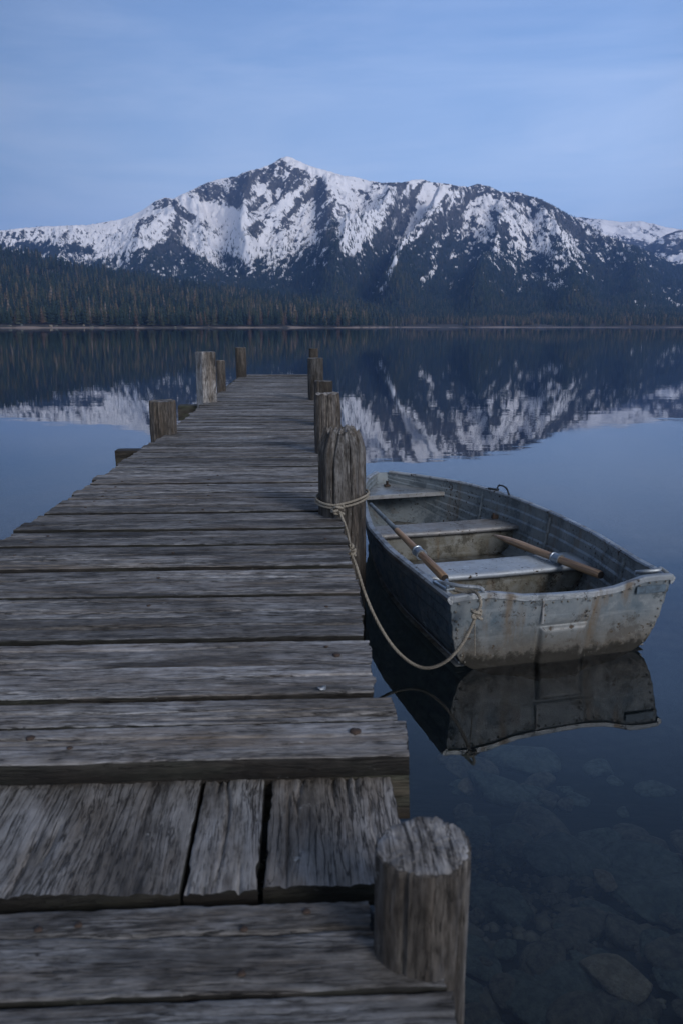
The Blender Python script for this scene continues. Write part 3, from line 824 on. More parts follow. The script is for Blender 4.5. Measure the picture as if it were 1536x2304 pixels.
yb = np.concatenate([-np.geomspace(60, 1, 12), np.linspace(-.9, 11, 300), np.geomspace(11.2, 2990, 50)])
XX, YY = np.meshgrid(xs, yb, indexing='ij')
ZZ = np.maximum(bed_z(XX, YY), -6.0)
def bed_mat():
    m = NT('silty_bed'); o = m.obj(); a = m.noise(o, 2.2, 6, .65); b = m.noise(o, 26.0, 5, .7)
    c = m.ramp(a, [(.35, (.010, .014, .017)), (.55, (.028, .033, .033)), (.7, (.06, .06, .05))])
    c = m.mix(m.ramp(b, [(.4, 0.), (.6, .6)]), c, (.02, .022, .02), 'MIX')
    m.principled(**{'Base Color': c, 'Roughness': .9, 'Normal': m.bump(b, .8, .02)}); return m.m
me = mesh_from('lake_bed', np.stack([XX, YY, ZZ], -1).reshape(-1, 3), grid_faces(len(xs), len(yb)), bed_mat(), True)
tag(link('lake_bed', me), kind='structure')
def stone_mat(name, c1, c2):
    m = NT(name); o = m.obj(); a = m.noise(o, 3.0, 6, .65); b = m.noise(o, 14.0, 5, .7)
    c = m.mix(m.ramp(a, [(.35, 0.), (.65, 1.)]), c1, c2); c = m.mix(m.math('MULTIPLY', m.ramp(b, [(.45, 0.), (.75, 1.)]), .4), c, (.04, .042, .036))
    m.principled(**{'Base Color': c, 'Roughness': .85, 'Normal': m.bump(b, .7, .03)}); return m.m
SM = [stone_mat('green_grey_stone', (.085, .10, .085), (.24, .25, .20)), stone_mat('brown_stone', (.11, .095, .075), (.30, .25, .18)), stone_mat('tan_stone', (.28, .20, .125), (.58, .44, .29))]
def stone_mesh(seed, mat, flat=.4):
    bm = bmesh.new(); bmesh.ops.create_icosphere(bm, subdivisions=4, radius=1)
    V = np.array([v.co[:] for v in bm.verts])
    r = np.random.default_rng(seed)
    for _ in range(9):                                 # chop flat facets
        n = r.normal(size=3); n /= np.linalg.norm(n); d = r.uniform(.55, .85); t = V@n
        V = V-np.outer(np.maximum(0, t-d), n)*.9
    V = V*(1+.06*fbm(V[:, 0]*3, V[:, 1]*3, V[:, 2]*3, 4, seed))[:, None]
    V = V*np.array([1, r.uniform(.55, .9), flat])
    for v, c in zip(bm.verts, V): v.co = c
    return bm_mesh('submerged_stone', bm, mat, True)
ST = [stone_mesh(s, SM[[0, 0, 1, 0, 1, 2, 0, 1][s]], [.22, .3, .45, .25, .5, .4, .35, .3][s]) for s in range(8)]
SG = 'stones on the lake bed'
def stone(k, u, v, wpx, dz=0, rz=0, label=None):
    z = -.70
    for _ in range(6):
        P = at(u, v, z); z = float(bed_z(np.array(P.x), np.array(P.y)))+.04+dz
    dist = (Vector(P)-Vector((0, 0, CAM_H))).length
    r = wpx/2/F_PX*dist
    o = link('submerged_stone', ST[k], None, (P.x, P.y, P.z), (random.uniform(-.15, .15), random.uniform(-.15, .15), rz)); o.scale = (r, r, r)
    tag(o, label or {0: 'dim green grey stone under the water right of the dock', 1: 'dim brown stone under the water right of the dock', 2: 'dim tan stone under the water right of the dock'}[[0, 0, 1, 0, 1, 2, 0, 1][k]], 'stone', SG)
    return o
stone(0, 1520, 2035, 260, .05, .2, 'largest flat slab under the water at the right edge of the photo')
stone(5, 1385, 2205, 150, .02, -.7, 'pale tan angular stone under the water near the bottom right')
stone(1, 1115, 1772, 150, .05, -.5, 'faint long slab under the water just below the boat reflection')
stone(3, 1355, 1890, 110, .02, .1, 'oval flat stone under the water in line with the near post top')
stone(4, 1230, 2170, 110, .02, .9, 'upright brown stone left of the tan stone under the water')
stone(2, 1315, 2290, 150, .02, .3, 'rounded brown stone cut by the bottom edge of the photo')
stone(6, 1440, 1935, 150, .0, -.5, 'angular grey stone just above the large flat slab')
for k in range(120):
    u = random.uniform(1020, 1600); v = random.uniform(1700, 2420)
    w = random.choice([45, 60, 80, 100, 120, 150])*random.uniform(.7, 1.2)
    stone(random.choice([0, 0, 1, 2, 3, 4, 6, 7, 7, 5 if random.random() < .25 else 6]), u, v, w, random.uniform(-.02, .02), random.uniform(0, 6))
# gravel as one mass
bm = bmesh.new(); bmesh.ops.create_icosphere(bm, subdivisions=1, radius=1); PV = np.array([v.co[:] for v in bm.verts]); PF = np.array([[v.index for v in f.verts] for f in bm.faces]); bm.free()
N = 4000
gx = rng.uniform(-.6, 5, N); gy = rng.uniform(.3, 6, N); gs = rng.gamma(2, .009, N)+.008
VV = PV[None]*gs[:, None, None]*np.stack([rng.uniform(.7, 1.3, N), rng.uniform(.7, 1.3, N), rng.uniform(.4, .8, N)], -1)[:, None, :]
VV[..., 0] += gx[:, None]; VV[..., 1] += gy[:, None]; VV[..., 2] += bed_z(gx, gy)[:, None]+.004
me = mesh_from('gravel', VV.reshape(-1, 3), (PF[None]+(np.arange(N)*len(PV))[:, None, None]).reshape(-1, 3), SM[1], True)
tag(link('gravel', me), 'dark gravel between the stones on the lake bed', 'gravel', kind='stuff')
# ---------------------------------------------------------------- mountain terrain
SKY = [(-700, 560), (-400, 545), (-200, 530), (0, 520), (40, 516), (100, 510), (150, 508), (205, 506), (240, 502), (280, 494), (310, 486), (340, 470), (365, 452), (385, 444), (400, 447), (430, 434), (460, 420), (480, 410), (510, 402), (540, 397), (555, 390), (575, 382), (600, 377), (620, 368), (635, 357), (650, 351), (665, 356), (690, 368), (715, 379), (745, 386), (770, 394), (800, 399), (830, 407), (860, 411), (900, 410), (920, 404), (940, 403), (960, 410), (1000, 414), (1040, 420), (1060, 414), (1085, 418), (1110, 430), (1130, 434), (1150, 430), (1170, 440), (1200, 448), (1230, 464), (1260, 482), (1290, 495), (1310, 507), (1340, 524), (1380, 543), (1420, 556), (1460, 575), (1500, 592), (1536, 606), (1700, 650), (2000, 690), (2300, 700)]
def seg_dist(U, Vv, pl):
    best = np.full(U.shape, 1e9); tt = np.zeros(U.shape); n = len(pl)-1
    for i in range(n):
        (x0, y0), (x1, y1) = pl[i], pl[i+1]
        dx, dy = x1-x0, y1-y0; t = np.clip(((U-x0)*dx+(Vv-y0)*dy)/(dx*dx+dy*dy), 0, 1)
        d = np.hypot(U-x0-t*dx, Vv-y0-t*dy); m = d < best
        best = np.where(m, d, best); tt = np.where(m, (i+t)/n, tt)
    return best, tt
# spurs of the mountain: ridges (+) and gullies (-), in the picture's pixel grid of its face: (points, half width, metres)
SPURS = [([(385, 446), (420, 485), (400, 540), (330, 600)], 60, 150), ([(650, 352), (690, 400), (735, 460), (750, 560), (735, 640)], 75, 170),
         ([(600, 400), (570, 470), (545, 550), (560, 600)], 40, 80), ([(700, 420), (650, 470), (600, 520), (560, 560)], 34, 60),
         ([(940, 405), (905, 480), (850, 550), (790, 620), (760, 680)], 60, 150), ([(1060, 416), (1020, 490), (950, 560), (900, 640), (890, 690)], 62, 170),
         ([(1085, 420), (1120, 520), (1100, 600), (1080, 690)], 60, 110), ([(1150, 432), (1220, 530), (1260, 620), (1290, 690)], 60, 110), ([(1260, 482), (1360, 580), (1430, 660)], 50, 90),
         ([(205, 506), (180, 545), (140, 590)], 40, 60), ([(480, 410), (470, 440), (455, 455)], 26, 40),
         ([(500, 470), (520, 530), (500, 590)], 46, -90), ([(985, 430), (945, 470), (915, 510), (880, 600), (855, 665)], 28, -80), ([(690, 420), (640, 450), (610, 500)], 22, -40), ([(800, 430), (810, 500), (790, 560)], 40, -60), ([(1180, 500), (1200, 600)], 36, -50), ([(290, 500), (250, 540), (180, 580)], 40, -50)]
NU, NR_ = 1120, 440
U = np.linspace(-520, 2050, NU)[:, None]*np.ones((1, NR_))
S = np.linspace(0, 1.12, NR_)[None, :]*np.ones((NU, 1))
AZ = (U-768)/F_PX*CP*1.0                              # horizontal tangent of azimuth (x over y)
skyv = np.interp(U[:, 0], [a for a, b in SKY], [b for a, b in SKY])
skyt = tan_elev(skyv)*1.0
r0, r1 = 2150., 5000.
Yd = r0+(r1-r0)*S
ridge_shift = 220*fbm(U[:, 0]/260., 3.3, 0, 3, 77)[:, None]
Yd = Yd+ridge_shift*S
Xd = Yd*AZ
elev_y = lambda Z, Y: (Z-CAM_H)/Y
prof = np.where(S <= 1, .07*S**.5+.93*S**1.45, 1-(S-1)*1.2)
T = skyt[:, None]*prof
Vn = row_of(np.maximum(T, 0)); Vn = np.where(S > 1, row_of(np.broadcast_to(skyt[:, None], S.shape))-(S-1)*300, Vn)
Z = T*Yd+CAM_H
win = np.clip(S/.15, 0, 1)*np.clip((1.02-S)/.12, 0, 1)**.7
wob = 10*fbm(Xd/300, Yd/300, 0, 3, 5)
for pl, w, h in SPURS:
    d, t = seg_dist(U+wob, Vn+wob*.6, pl)
    Z = Z+win*h*1.35*np.clip(1-d/w, 0, 1)**1.15*(1-.35*t)
rn = fbm(Xd/420, Yd/420, 0, 6, 11, .52, ridge=True)
rn2 = fbm(Xd/110, Yd/160, 0, 5, 21, .55, ridge=True)
rn3 = fbm(Xd/34, Yd/50, 0, 3, 27, .6)
altf = np.clip((Z-60)/350, 0, 1)
dirw = np.interp(U, [-500, 150, 380, 420, 540, 590, 730, 770, 830, 880, 1040, 1090, 2000], [1, 1, 1, 0, 0, 1, 1, 0, 0, 1, 1, 0, 0])
def streak(ux, vv_, sc, ln, sd, o=4):
    a = fbm((ux+.85*vv_)/sc, (vv_-.6*ux)/ln, 0, o, sd, .6); b = fbm((ux-.75*vv_)/sc, (vv_+.6*ux)/ln, 0, o, sd+7, .6)
    return a*dirw+b*(1-dirw)
stk0 = streak(U, Vn, 26, 90, 601)
Z = Z+win*altf*(1-2*np.abs(stk0))*22
Z = Z+win*(rn*55*np.clip(S*2, 0, 1)+rn2*26*altf+rn3*9*altf)
Z = Z+np.clip(S/.1, 0, 1)*(rn2*5+rn3*4)
# bring the crest of each column onto the real skyline
te = elev_y(Z, Yd); mx = te[:, :].max(1); mi_ = te.argmax(1)
jit = (1.2*fbm(U[:, 0]/14., 9.1, 0, 3, 91)+.8*fbm(U[:, 0]/5., 2.1, 0, 2, 93))/F_PX
k = (skyt+jit)/mx
kk = 1+(k-1)[:, None]*np.clip(S/.5, 0, 1)
Z = (Z-CAM_H)*kk+CAM_H
te = elev_y(Z, Yd)
Va = row_of(te)                                        # where each point shows
back = (S > (mi_[:, None]/(NR_-1)*1.12)+.01)
# --- snow, rock and forest maps (real surface cover), as bias fields
low = np.interp(U, [-500, 0, 200, 300, 400, 500, 600, 700, 800, 900, 1000, 1100, 1200, 1300, 1400, 1536, 2000], [545, 545, 565, 585, 590, 592, 585, 592, 578, 560, 545, 560, 585, 585, 560, 575, 590])
B = np.clip((low-Va)/46, -1.0, .62)
B = B-.35*np.clip((U-1000)/120, 0, 1)*np.clip((1500-U)/100, 0, 1)-.05*np.clip((U-760)/100, 0, 1)
Dk = [([(450, 432), (500, 424), (565, 398)], 20, .95), ([(470, 452), (530, 448), (560, 430)], 14, .9), ([(535, 452), (562, 430), (600, 395)], 18, .95), ([(950, 408), (1000, 418), (1040, 424)], 6, .9), ([(770, 398), (830, 410), (900, 414)], 5, .8), ([(905, 412), (925, 440)], 7, .7), ([(605, 400), (640, 418), (662, 405)], 20, .95), ([(640, 365), (690, 395), (682, 428)], 13, .95), ([(590, 385), (625, 380)], 12, .8),
      ([(545, 505), (560, 482), (600, 448)], 13, .7), ([(540, 555), (590, 512), (610, 496)], 14, .95), ([(640, 490), (670, 462), (705, 430)], 15, .95), ([(365, 460), (400, 455), (432, 482), (475, 505)], 11, 1.0), ([(325, 502), (372, 488)], 12, .7), ([(418, 490), (402, 520), (388, 560)], 20, 1.2), ([(330, 585), (400, 560), (440, 590)], 26, 1.0),
      ([(720, 430), (737, 480), (748, 540), (742, 610)], 24, 1.1), ([(700, 560), (680, 610)], 22, .8), ([(908, 480), (880, 520), (843, 555), (800, 610)], 25, 1.3), ([(1060, 425), (1015, 490), (965, 525), (925, 575), (905, 650)], 28, 1.2), ([(1025, 520), (1020, 600), (990, 660)], 36, .9), ([(1250, 490), (1320, 540), (1400, 572), (1536, 625)], 24, 1.0),
      ([(1060, 424), (1150, 442), (1220, 468), (1290, 505)], 14, .8), ([(830, 412), (900, 412), (945, 415)], 6, .5), ([(940, 420), (915, 455), (905, 490)], 10, .7), ([(890, 420), (840, 452), (815, 430)], 14, .5), ([(0, 530), (100, 520), (170, 535)], 8, .45), ([(60, 555), (160, 560), (215, 560)], 9, 1.1), ([(1110, 470), (1130, 560)], 14, .5), ([(470, 560), (530, 590)], 10, .4)]
Wt = [([(655, 352), (700, 374), (760, 395), (820, 415)], 12, .9), ([(570, 430), (600, 420)], 8, .7), ([(690, 424), (655, 448), (610, 500), (590, 560)], 13, .8), ([(450, 466), (500, 482), (545, 495), (525, 530), (560, 560)], 27, 1.2), ([(420, 512), (440, 552), (500, 588)], 26, .35), ([(560, 575), (640, 560)], 16, .35), ([(770, 420), (800, 470), (790, 520), (785, 560)], 30, .45),
      ([(985, 428), (945, 470), (918, 510), (895, 560), (878, 600), (862, 640), (852, 662)], 9, 1.9), ([(1045, 470), (1028, 500)], 13, 1.3), ([(1080, 455), (1130, 480), (1160, 500), (1190, 512)], 17, .75), ([(1225, 505), (1262, 545), (1280, 570)], 15, .6), ([(950, 628), (978, 600)], 8, 1.3), ([(1045, 605), (1062, 575), (1040, 560)], 13, .8), ([(1105, 560), (1140, 590), (1172, 625)], 9, 1.0), ([(1192, 620), (1230, 636), (1275, 650)], 11, 1.5), ([(1150, 664), (1178, 645)], 8, 1.3), ([(1035, 668), (1052, 662)], 6, 1.3), ([(1428, 684), (1465, 702)], 6, 1.8), ([(1498, 674), (1540, 692)], 6, 1.8), ([(1205, 555), (1245, 582)], 9, .9), ([(1080, 500), (1090, 530)], 12, .6), ([(960, 425), (940, 450)], 10, .5), ([(860, 430), (830, 480), (815, 520)], 16, .5), ([(160, 590), (230, 575), (300, 545)], 14, .6), ([(1130, 510), (1190, 570)], 10, .6), ([(0, 508), (280, 505)], 8, .3)]
wu = 7*fbm(U/16, Va/16, 0, 3, 61); wv_ = 7*fbm(U/16, Va/16, 5, 3, 63)
for pl, w, a in Dk:
    d, t = seg_dist(U+wu, Va+wv_, pl); B = B-a*np.clip(1.35-d/w, 0, 1)
for pl, w, a in Wt:
    d, t = seg_dist(U+wu, Va+wv_, pl); B = B+a*np.clip(1.35-d/w, 0, 1)
# steeper ground sheds its snow
gz = np.gradient(Z, axis=1)/np.gradient(Yd, axis=1); gx_ = np.gradient(Z, axis=0)/np.gradient(Xd, axis=0)
slope = np.hypot(gz, gx_)
B = B-.55*np.clip(slope-.85, -.5, 1.0)
nz1 = fbm(Xd/90, Z/60, Yd/160, 5, 41, .6)
nz2 = fbm(Xd/30, Z/30, Yd/60, 3, 47, .7)
B = np.maximum(B, -.85-.3*np.clip((Va-low)/60, 0, 1))
st1 = streak(U, Va, 12, 38, 611); st2 = streak(U, Va, 4.2, 12, 631, 3)
rough_ = np.interp(U, [0, 250, 420, 460, 540, 600, 780, 900, 1080, 1500], [.85, .85, 1, .5, .6, 1.0, 1.05, 1.2, 1.45, 1.2])
Bs = .62*np.tanh(B*1.1)-.12*np.clip((Va-600)/60, 0, 1)
Bs = np.where(B < -.8, Bs-(-.8-B)*.9, Bs); Bs = np.where(B > .9, Bs+(B-.9)*.6, Bs)
snow = Bs+rough_*(.16*nz1+.58*nz2+.62*st1+.90*st2)+.05
snow = snow-.5*np.maximum(0, .3-S)-1.2*np.clip((Va-664)/16, 0, 1)*(U < 1380)
forest = np.clip((Va-(low-60))/60, 0, 1)
def mountain_mat():
    m = NT('snow_and_rock'); o = m.obj(); s = m.attr('snow')
    fine = m.noise(o, .05, 5, .7); fine2 = m.noise(m.mapping(o, (.12, .12, .05)), 1.0, 4, .7)
    f = m.math('ADD', s, m.math('MULTIPLY', m.math('SUBTRACT', fine, .5), 2.2))
    mask = m.ramp(m.math('MULTIPLY_ADD', f, .5, .5), [(.455, 0.), (.56, 1.)])
    rock = m.ramp(fine2, [(.35, (.035, .04, .045)), (.55, (.085, .085, .088)), (.7, (.15, .14, .135))])
    flo = m.ramp(fine, [(.35, (.012, .018, .021)), (.65, (.036, .045, .048))])
    g = m.mix(m.attr('forest'), rock, flo)
    sn = m.mix(m.ramp(fine2, [(.3, 0.), (.7, 1.)]), (.74, .76, .82), (.92, .90, .92))
    c = m.mix(mask, g, sn)
    m.principled(**{'Base Color': c, 'Roughness': .9, 'Specular IOR Level': .1, 'Normal': m.bump(fine, .6, 9.0)}); return m.m
MTN = mountain_mat()
P3 = np.stack([Xd, Yd, Z], -1)
# a skirt behind
me = mesh_from('mountain', P3.reshape(-1, 3), grid_faces(NU, NR_)[:, ::-1], MTN, True, {'snow': snow.ravel(), 'forest': forest.ravel()})
tag(link('mountain', me), kind='structure')
# distant mountains to the right
def far_range(name, sky, y0, y1, ua, ub, seed, sbias, n=260, m_=90):
    U2 = np.linspace(ua, ub, n)[:, None]*np.ones((1, m_)); S2 = np.linspace(0, 1.1, m_)[None, :]*np.ones((n, 1))
    Y2 = y0+(y1-y0)*S2; X2 = Y2*(U2-768)/F_PX*CP
    st = tan_elev(np.interp(U2[:, 0], [a for a, b in sky], [b for a, b in sky]))
    T2 = st[:, None]*np.where(S2 <= 1, .55+.45*S2**1.3, 1-(S2-1)*2)
    Z2 = T2*Y2+CAM_H+np.clip((1-S2)*6, 0, 1)*60*fbm(X2/300, Y2/300, 0, 5, seed, ridge=True)
    Z2 = Z2+np.clip((1-S2)*8, 0, 1)*20*fbm(X2/60, Y2/60, 0, 3, seed+9, ridge=True); te2 = (Z2-CAM_H)/Y2; k2_ = (st+1.2*fbm(U2[:, 0]/9., 1, 0, 3, seed)/F_PX)/te2.max(1); Z2 = (Z2-CAM_H)*k2_[:, None]+CAM_H
    V2 = row_of((Z2-CAM_H)/Y2)
    sn = sbias(U2, V2, S2)*.7+1.1*fbm(X2/120, Z2/80, Y2/200, 4, seed+3, .6)+1.2*fbm(X2/30, Z2/26, Y2/80, 4, seed+5, .65)
    me = mesh_from(name, np.stack([X2, Y2, Z2], -1).reshape(-1, 3), grid_faces(n, m_)[:, ::-1], MTN, True, {'snow': sn.ravel(), 'forest': np.clip((V2-540)/40, 0, 1).ravel()})
    tag(link(name, me), kind='structure')
far_range('distant_mountain', [(1150, 500), (1290, 489), (1340, 494), (1380, 500), (1420, 497), (1450, 503), (1480, 512), (1540, 520), (1700, 530), (2000, 560)], 6400, 7600, 1180, 2000, 301, lambda u, v, s: np.clip((548-v)/30, -1, .75)-.9*np.clip(1.3-seg_dist(u, v, [(1300, 492), (1330, 505)])[0]/10, 0, 1))
far_range('distant_ridge', [(1300, 640), (1380, 590), (1440, 552), (1480, 528), (1505, 518), (1540, 517), (1600, 512), (1800, 530), (2000, 560)], 5500, 6200, 1340, 2000, 331, lambda u, v, s: np.clip((600-v)/90, -1, .0)-.35+.5*np.clip(1.3-seg_dist(u, v, [(1500, 585), (1540, 575)])[0]/12, 0, 1), 220, 80)
# ---------------------------------------------------------------- foothills and shore
def shore_r(u): return np.interp(u, [-600, 0, 400, 800, 850, 900, 2100], [950, 1080, 1200, 1400, 1700, 1950, 2000])
HILL = [(-600, 560), (-200, 560), (0, 586), (60, 600), (130, 620), (200, 634), (300, 650), (400, 664), (500, 677), (600, 688), (700, 699), (780, 708), (830, 714), (870, 718), (1000, 719), (1300, 721), (2100, 722)]
NH, MH = 420, 90
UH = np.linspace(-520, 2050, NH)[:, None]*np.ones((1, MH)); SH = np.linspace(0, 1, MH)[None, :]*np.ones((NH, 1))
R0 = shore_r(UH); R1 = np.interp(UH, [-600, 0, 800, 900, 2100], [2300, 2300, 2350, 2400, 2400])
YH = R0-14+(R1-R0+14)*SH; XH = YH*(UH-768)/F_PX*CP
ht = tan_elev(np.interp(UH, [a for a, b in HILL], [b for a, b in HILL]))
dsh = YH-R0
bsl = .05+.035*fbm(XH/70, 3., 0, 3, 71)-.012*(UH > 840)
beach = np.where(dsh < 32, dsh*bsl, 32*bsl+(dsh-32)*.03)
ZH = beach+(ht*R1+CAM_H-3)*np.clip(dsh/(R1-R0), 0, 1)**1.25+np.clip(dsh-30, 0, 60)/60*6*fbm(XH/120, YH/120, 0, 4, 401)
ZH = np.where(dsh < 0, dsh*.085, ZH)
def ground_mat():
    m = NT('forest_floor_and_sand'); o = m.obj(); s = m.attr('sand'); n = m.noise(o, .25, 4, .65)
    c = m.mix(m.ramp(n, [(.35, 0.), (.65, 1.)]), (.022, .022, .018), (.055, .045, .035))
    c = m.mix(m.ramp(m.math('ADD', s, m.math('MULTIPLY', m.math('SUBTRACT', n, .5), .8)), [(.4, 0.), (.6, 1.)]), c, (.26, .20, .165))
    m.principled(**{'Base Color': c, 'Roughness': .95}); return m.m
me = mesh_from('foothills', np.stack([XH, YH, ZH], -1).reshape(-1, 3), grid_faces(NH, MH)[:, ::-1], ground_mat(), True, {'sand': np.clip(1.15-dsh/22+1.3*fbm(XH/45, YH/25, 0, 3, 73)-.25*(UH < 760)*(UH > 300), 0, 1).ravel()})
tag(link('foothills', me), kind='structure')
def hill_z(u, s):
    iu = np.clip((u+520)/2570*(NH-1), 0, NH-1.001); js = np.clip(s*(MH-1), 0, MH-1.001)
    a, b = iu.astype(int), js.astype(int); fa, fb = iu-a, js-b
    out = []
    for A in (XH, YH, ZH):
        out.append((A[a, b]*(1-fa)+A[a+1, b]*fa)*(1-fb)+(A[a, b+1]*(1-fa)+A[a+1, b+1]*fa)*fb)
    return out
# ---------------------------------------------------------------- trees
def tree_mat():
    m = NT('conifer_foliage'); t = m.attr('tint'); o = m.obj(); n = m.noise(o, .6, 2)
    c = m.ramp(t, [(0., (.016, .028, .030)), (.3, (.030, .046, .034)), (.55, (.075, .070, .042)), (.8, (.115, .088, .062)), (1., (.16, .135, .115))])
    c = m.mix(1.0, c, m.ramp(n, [(.3, .6), (.7, 1.35)]), 'MULTIPLY')
    m.principled(**{'Base Color': c, 'Roughness': .9, 'Specular IOR Level': .1}); return m.m
TREE = tree_mat()
TREE_I = {}
for nm, c1 in (('dark_green_foliage', (.026, .042, .034)), ('olive_foliage', (.052, .058, .036)), ('rusty_foliage', (.085, .062, .045))):
    m = NT(nm); o = m.obj(); n = m.noise(o, .7, 4, .7)
    c = m.mix(m.ramp(n, [(.3, 0.), (.7, 1.)]), tuple(x*.5 for x in c1), tuple(x*1.5 for x in c1)); m.principled(**{'Base Color': c, 'Roughness': .9, 'Specular IOR Level': .1}); TREE_I[nm] = m.m
BARK = simple('bark', (.10, .075, .055), .9, 0, 3, .4, .05)
def cone_tree(tiers, sides, seed, open_=.35):
    r = np.random.default_rng(seed); V, F = [], []
    for t in range(tiers):
        z1 = .10+.9*(t+1.35)/(tiers+.35) if t < tiers-1 else 1.0
        z0 = .10+.9*t/(tiers)*.96
        rad = (1-t/tiers)**.85*.5*(1+r.uniform(-.15, .15))
        b = len(V); V.append((r.uniform(-.02, .02), r.uniform(-.02, .02), min(z1, 1)))
        for k in range(sides):
            a = 2*PI*(k+.5*(t % 2)+r.uniform(-.2, .2))/sides; q = rad*(1+r.uniform(-open_, open_))
            V.append((q*math.cos(a), q*math.sin(a), z0+r.uniform(-.03, .03)))
        F += [(b, b+1+k, b+1+(k+1) % sides) for k in range(sides)]
    return np.array(V), np.array(F)
def tree_mass(name, X, Y, Z, H, Wr, tint, protos, label):
    Vs, Fs, Ts = [], [], []; off = 0
    idx = rng.integers(0, len(protos), len(X)); rot = rng.uniform(0, 2*PI, len(X))
    for k, (pv, pf) in enumerate(protos):
        m = idx == k; n = m.sum()
        if not n: continue
        c, s = np.cos(rot[m])[:, None], np.sin(rot[m])[:, None]
        w = (H[m]*Wr[m])[:, None]
        x = (pv[None, :, 0]*c-pv[None, :, 1]*s)*w+X[m][:, None]; y_ = (pv[None, :, 0]*s+pv[None, :, 1]*c)*w+Y[m][:, None]
        z = pv[None, :, 2]*H[m][:, None]+Z[m][:, None]
        Vs.append(np.stack([x, y_, z], -1).reshape(-1, 3)); Fs.append((pf[None]+(np.arange(n)*len(pv))[:, None, None]).reshape(-1, 3)+off)
        Ts.append(np.repeat(tint[m], len(pv))); off += n*len(pv)
    me = mesh_from(name, np.concatenate(Vs), np.concatenate(Fs), TREE, False, {'tint': np.concatenate(Ts)})
    tag(link(name, me), label, 'forest', kind='stuff')
P_MID = [cone_tree(5, 6, s) for s in range(6)]; P_FAR = [cone_tree(3, 5, 20+s) for s in range(4)]
# foothill forest behind the front row (denser in what shows)
def hill_trees(N, u0, u1, s0, s1, h0, h1, name, label, protos, tb, tw):
    u = rng.uniform(u0, u1, N); s = rng.uniform(s0, s1, N)
    x, y_, z = hill_z(u, s); dd = y_-shore_r(u); ok = dd > 48
    ok &= rng.random(N) < .55+1.3*fbm(x/45, y_/60, 0, 3, 57)+.9*(s > .25)
    x, y_, z, u, s = x[ok], y_[ok], z[ok], u[ok], s[ok]
    cl = fbm(x/90, y_/90, 0, 3, 55); H = rng.uniform(h0, h1, len(x))*(1+.25*cl)*np.where(rng.random(len(x)) < .25, .7, 1)
    t = np.clip(tb+tw*rng.normal(size=len(x))*.9+cl*tw*1.5-.35*s, 0, 1)
    tree_mass(name, x, y_, z-.5, H, rng.uniform(.22, .42, len(x)), t, protos, label)
hill_trees(9000, -480, 880, .02, 1, 19, 31, 'foothill_forest', 'mixed green and brown conifer forest covering the low hill on the left', P_MID, .40, .3)
hill_trees(8500, 860, 2000, .03, 1, 12, 21, 'lakeshore_forest', 'low blue-dark conifer belt along the far right shore', P_MID, .5, .28)
# forest on the mountain
N = 120000
iu = rng.uniform(0, NU-1.01, N); js = rng.uniform(.0, 1, N)**1.0*(NR_-1)/1.12*1.0
a_, b_ = iu.astype(int), js.astype(int)
sv = snow[a_, b_]; vv = Va[a_, b_]; uu = U[a_, b_]; zz_ = Z[a_, b_]
dens = np.clip(.75-1.6*sv, 0.0, 1)
dens = dens*np.clip((vv-np.interp(uu, [0, 300, 420, 700, 850, 1000, 1100, 1500], [520, 520, 500, 500, 440, 420, 405, 400]))/50, 0, 1)
dens = np.maximum(dens, np.where(uu > 780, .30, .13)*np.clip((vv-np.where(uu > 780, 425, 480))/50, 0, 1))
dens = dens*np.clip((Yd[a_, b_]-2100)/800+.35, 0, 1)
keep = (rng.random(N) < dens) & ~back[a_, b_]
a_, b_ = a_[keep], b_[keep]; fu = rng.random(len(a_)); a2 = np.minimum(a_+1, NU-1)
X_ = Xd[a_, b_]*(1-fu)+Xd[a2, b_]*fu; Y_ = Yd[a_, b_]*(1-fu)+Yd[a2, b_]*fu; Z_ = Z[a_, b_]*(1-fu)+Z[a2, b_]*fu
H_ = rng.uniform(11, 22, len(a_))*np.clip(1.15-(Z_/1100), .5, 1.1)
print('mountain trees', len(a_))
tree_mass('mountain_forest', X_, Y_, Z_-1, H_, rng.uniform(.28, .42, len(a_)), np.clip(.22+.16*rng.normal(size=len(a_))+.2*fbm(X_/200, Y_/200, 0, 3, 8), 0, .6), P_FAR, 'dark conifers thinning out up the snowy mountain slopes')
# front row: individual conifers along the far left shore
def shore_tree(seed, mat, slim):
    pv, pf = cone_tree(11, 9, seed, .4)
    pv = pv*np.array([slim, slim, 1]); me = mesh_from('conifer_crown', pv, pf, mat, False); return me
bm = bmesh.new(); bmesh.ops.create_cone(bm, cap_ends=True, segments=7, radius1=.014, radius2=.006, depth=.6, matrix=Matrix.Translation((0, 0, .28)))
TRUNK = bm_mesh('trunk', bm, BARK)
kinds = [('dark_green_foliage', 'dark green conifer standing at the edge of the far left shore'), ('olive_foliage', 'olive green conifer standing at the edge of the far left shore'), ('rusty_foliage', 'rusty brown conifer standing at the edge of the far left shore')]
protos = [(shore_tree(50+i, TREE_I[kinds[i % 3][0]], .85 if i < 3 else 1.0), i % 3) for i in range(6)]
def conifer(u, d, h, k, label=None):
    y_ = float(shore_r(u))+d; s = (d+14)/(float(np.interp(u, [-600, 0, 800, 900, 2100], [2300, 2300, 2350, 2400, 2400]))-float(shore_r(u))+14)
    x, yv, z = hill_z(np.array([float(u)]), np.array([s])); me, kd = protos[k]
    e = empty('conifer_tree', (float(x[0]), float(yv[0]), float(z[0])-.4), random.uniform(0, 6)); e.scale = (h*.40, h*.40, h)
    c = link('crown', me, e); t = link('trunk', TRUNK, e); t.scale = (2.4, 2.4, 1)
    tag(e, label or kinds[kd][1], 'tree', 'conifers along the far left shore'); return e
rt = random.Random(5)
conifer(45, 40, 24, 4, 'broad olive conifer standing apart near the left edge of the far shore')
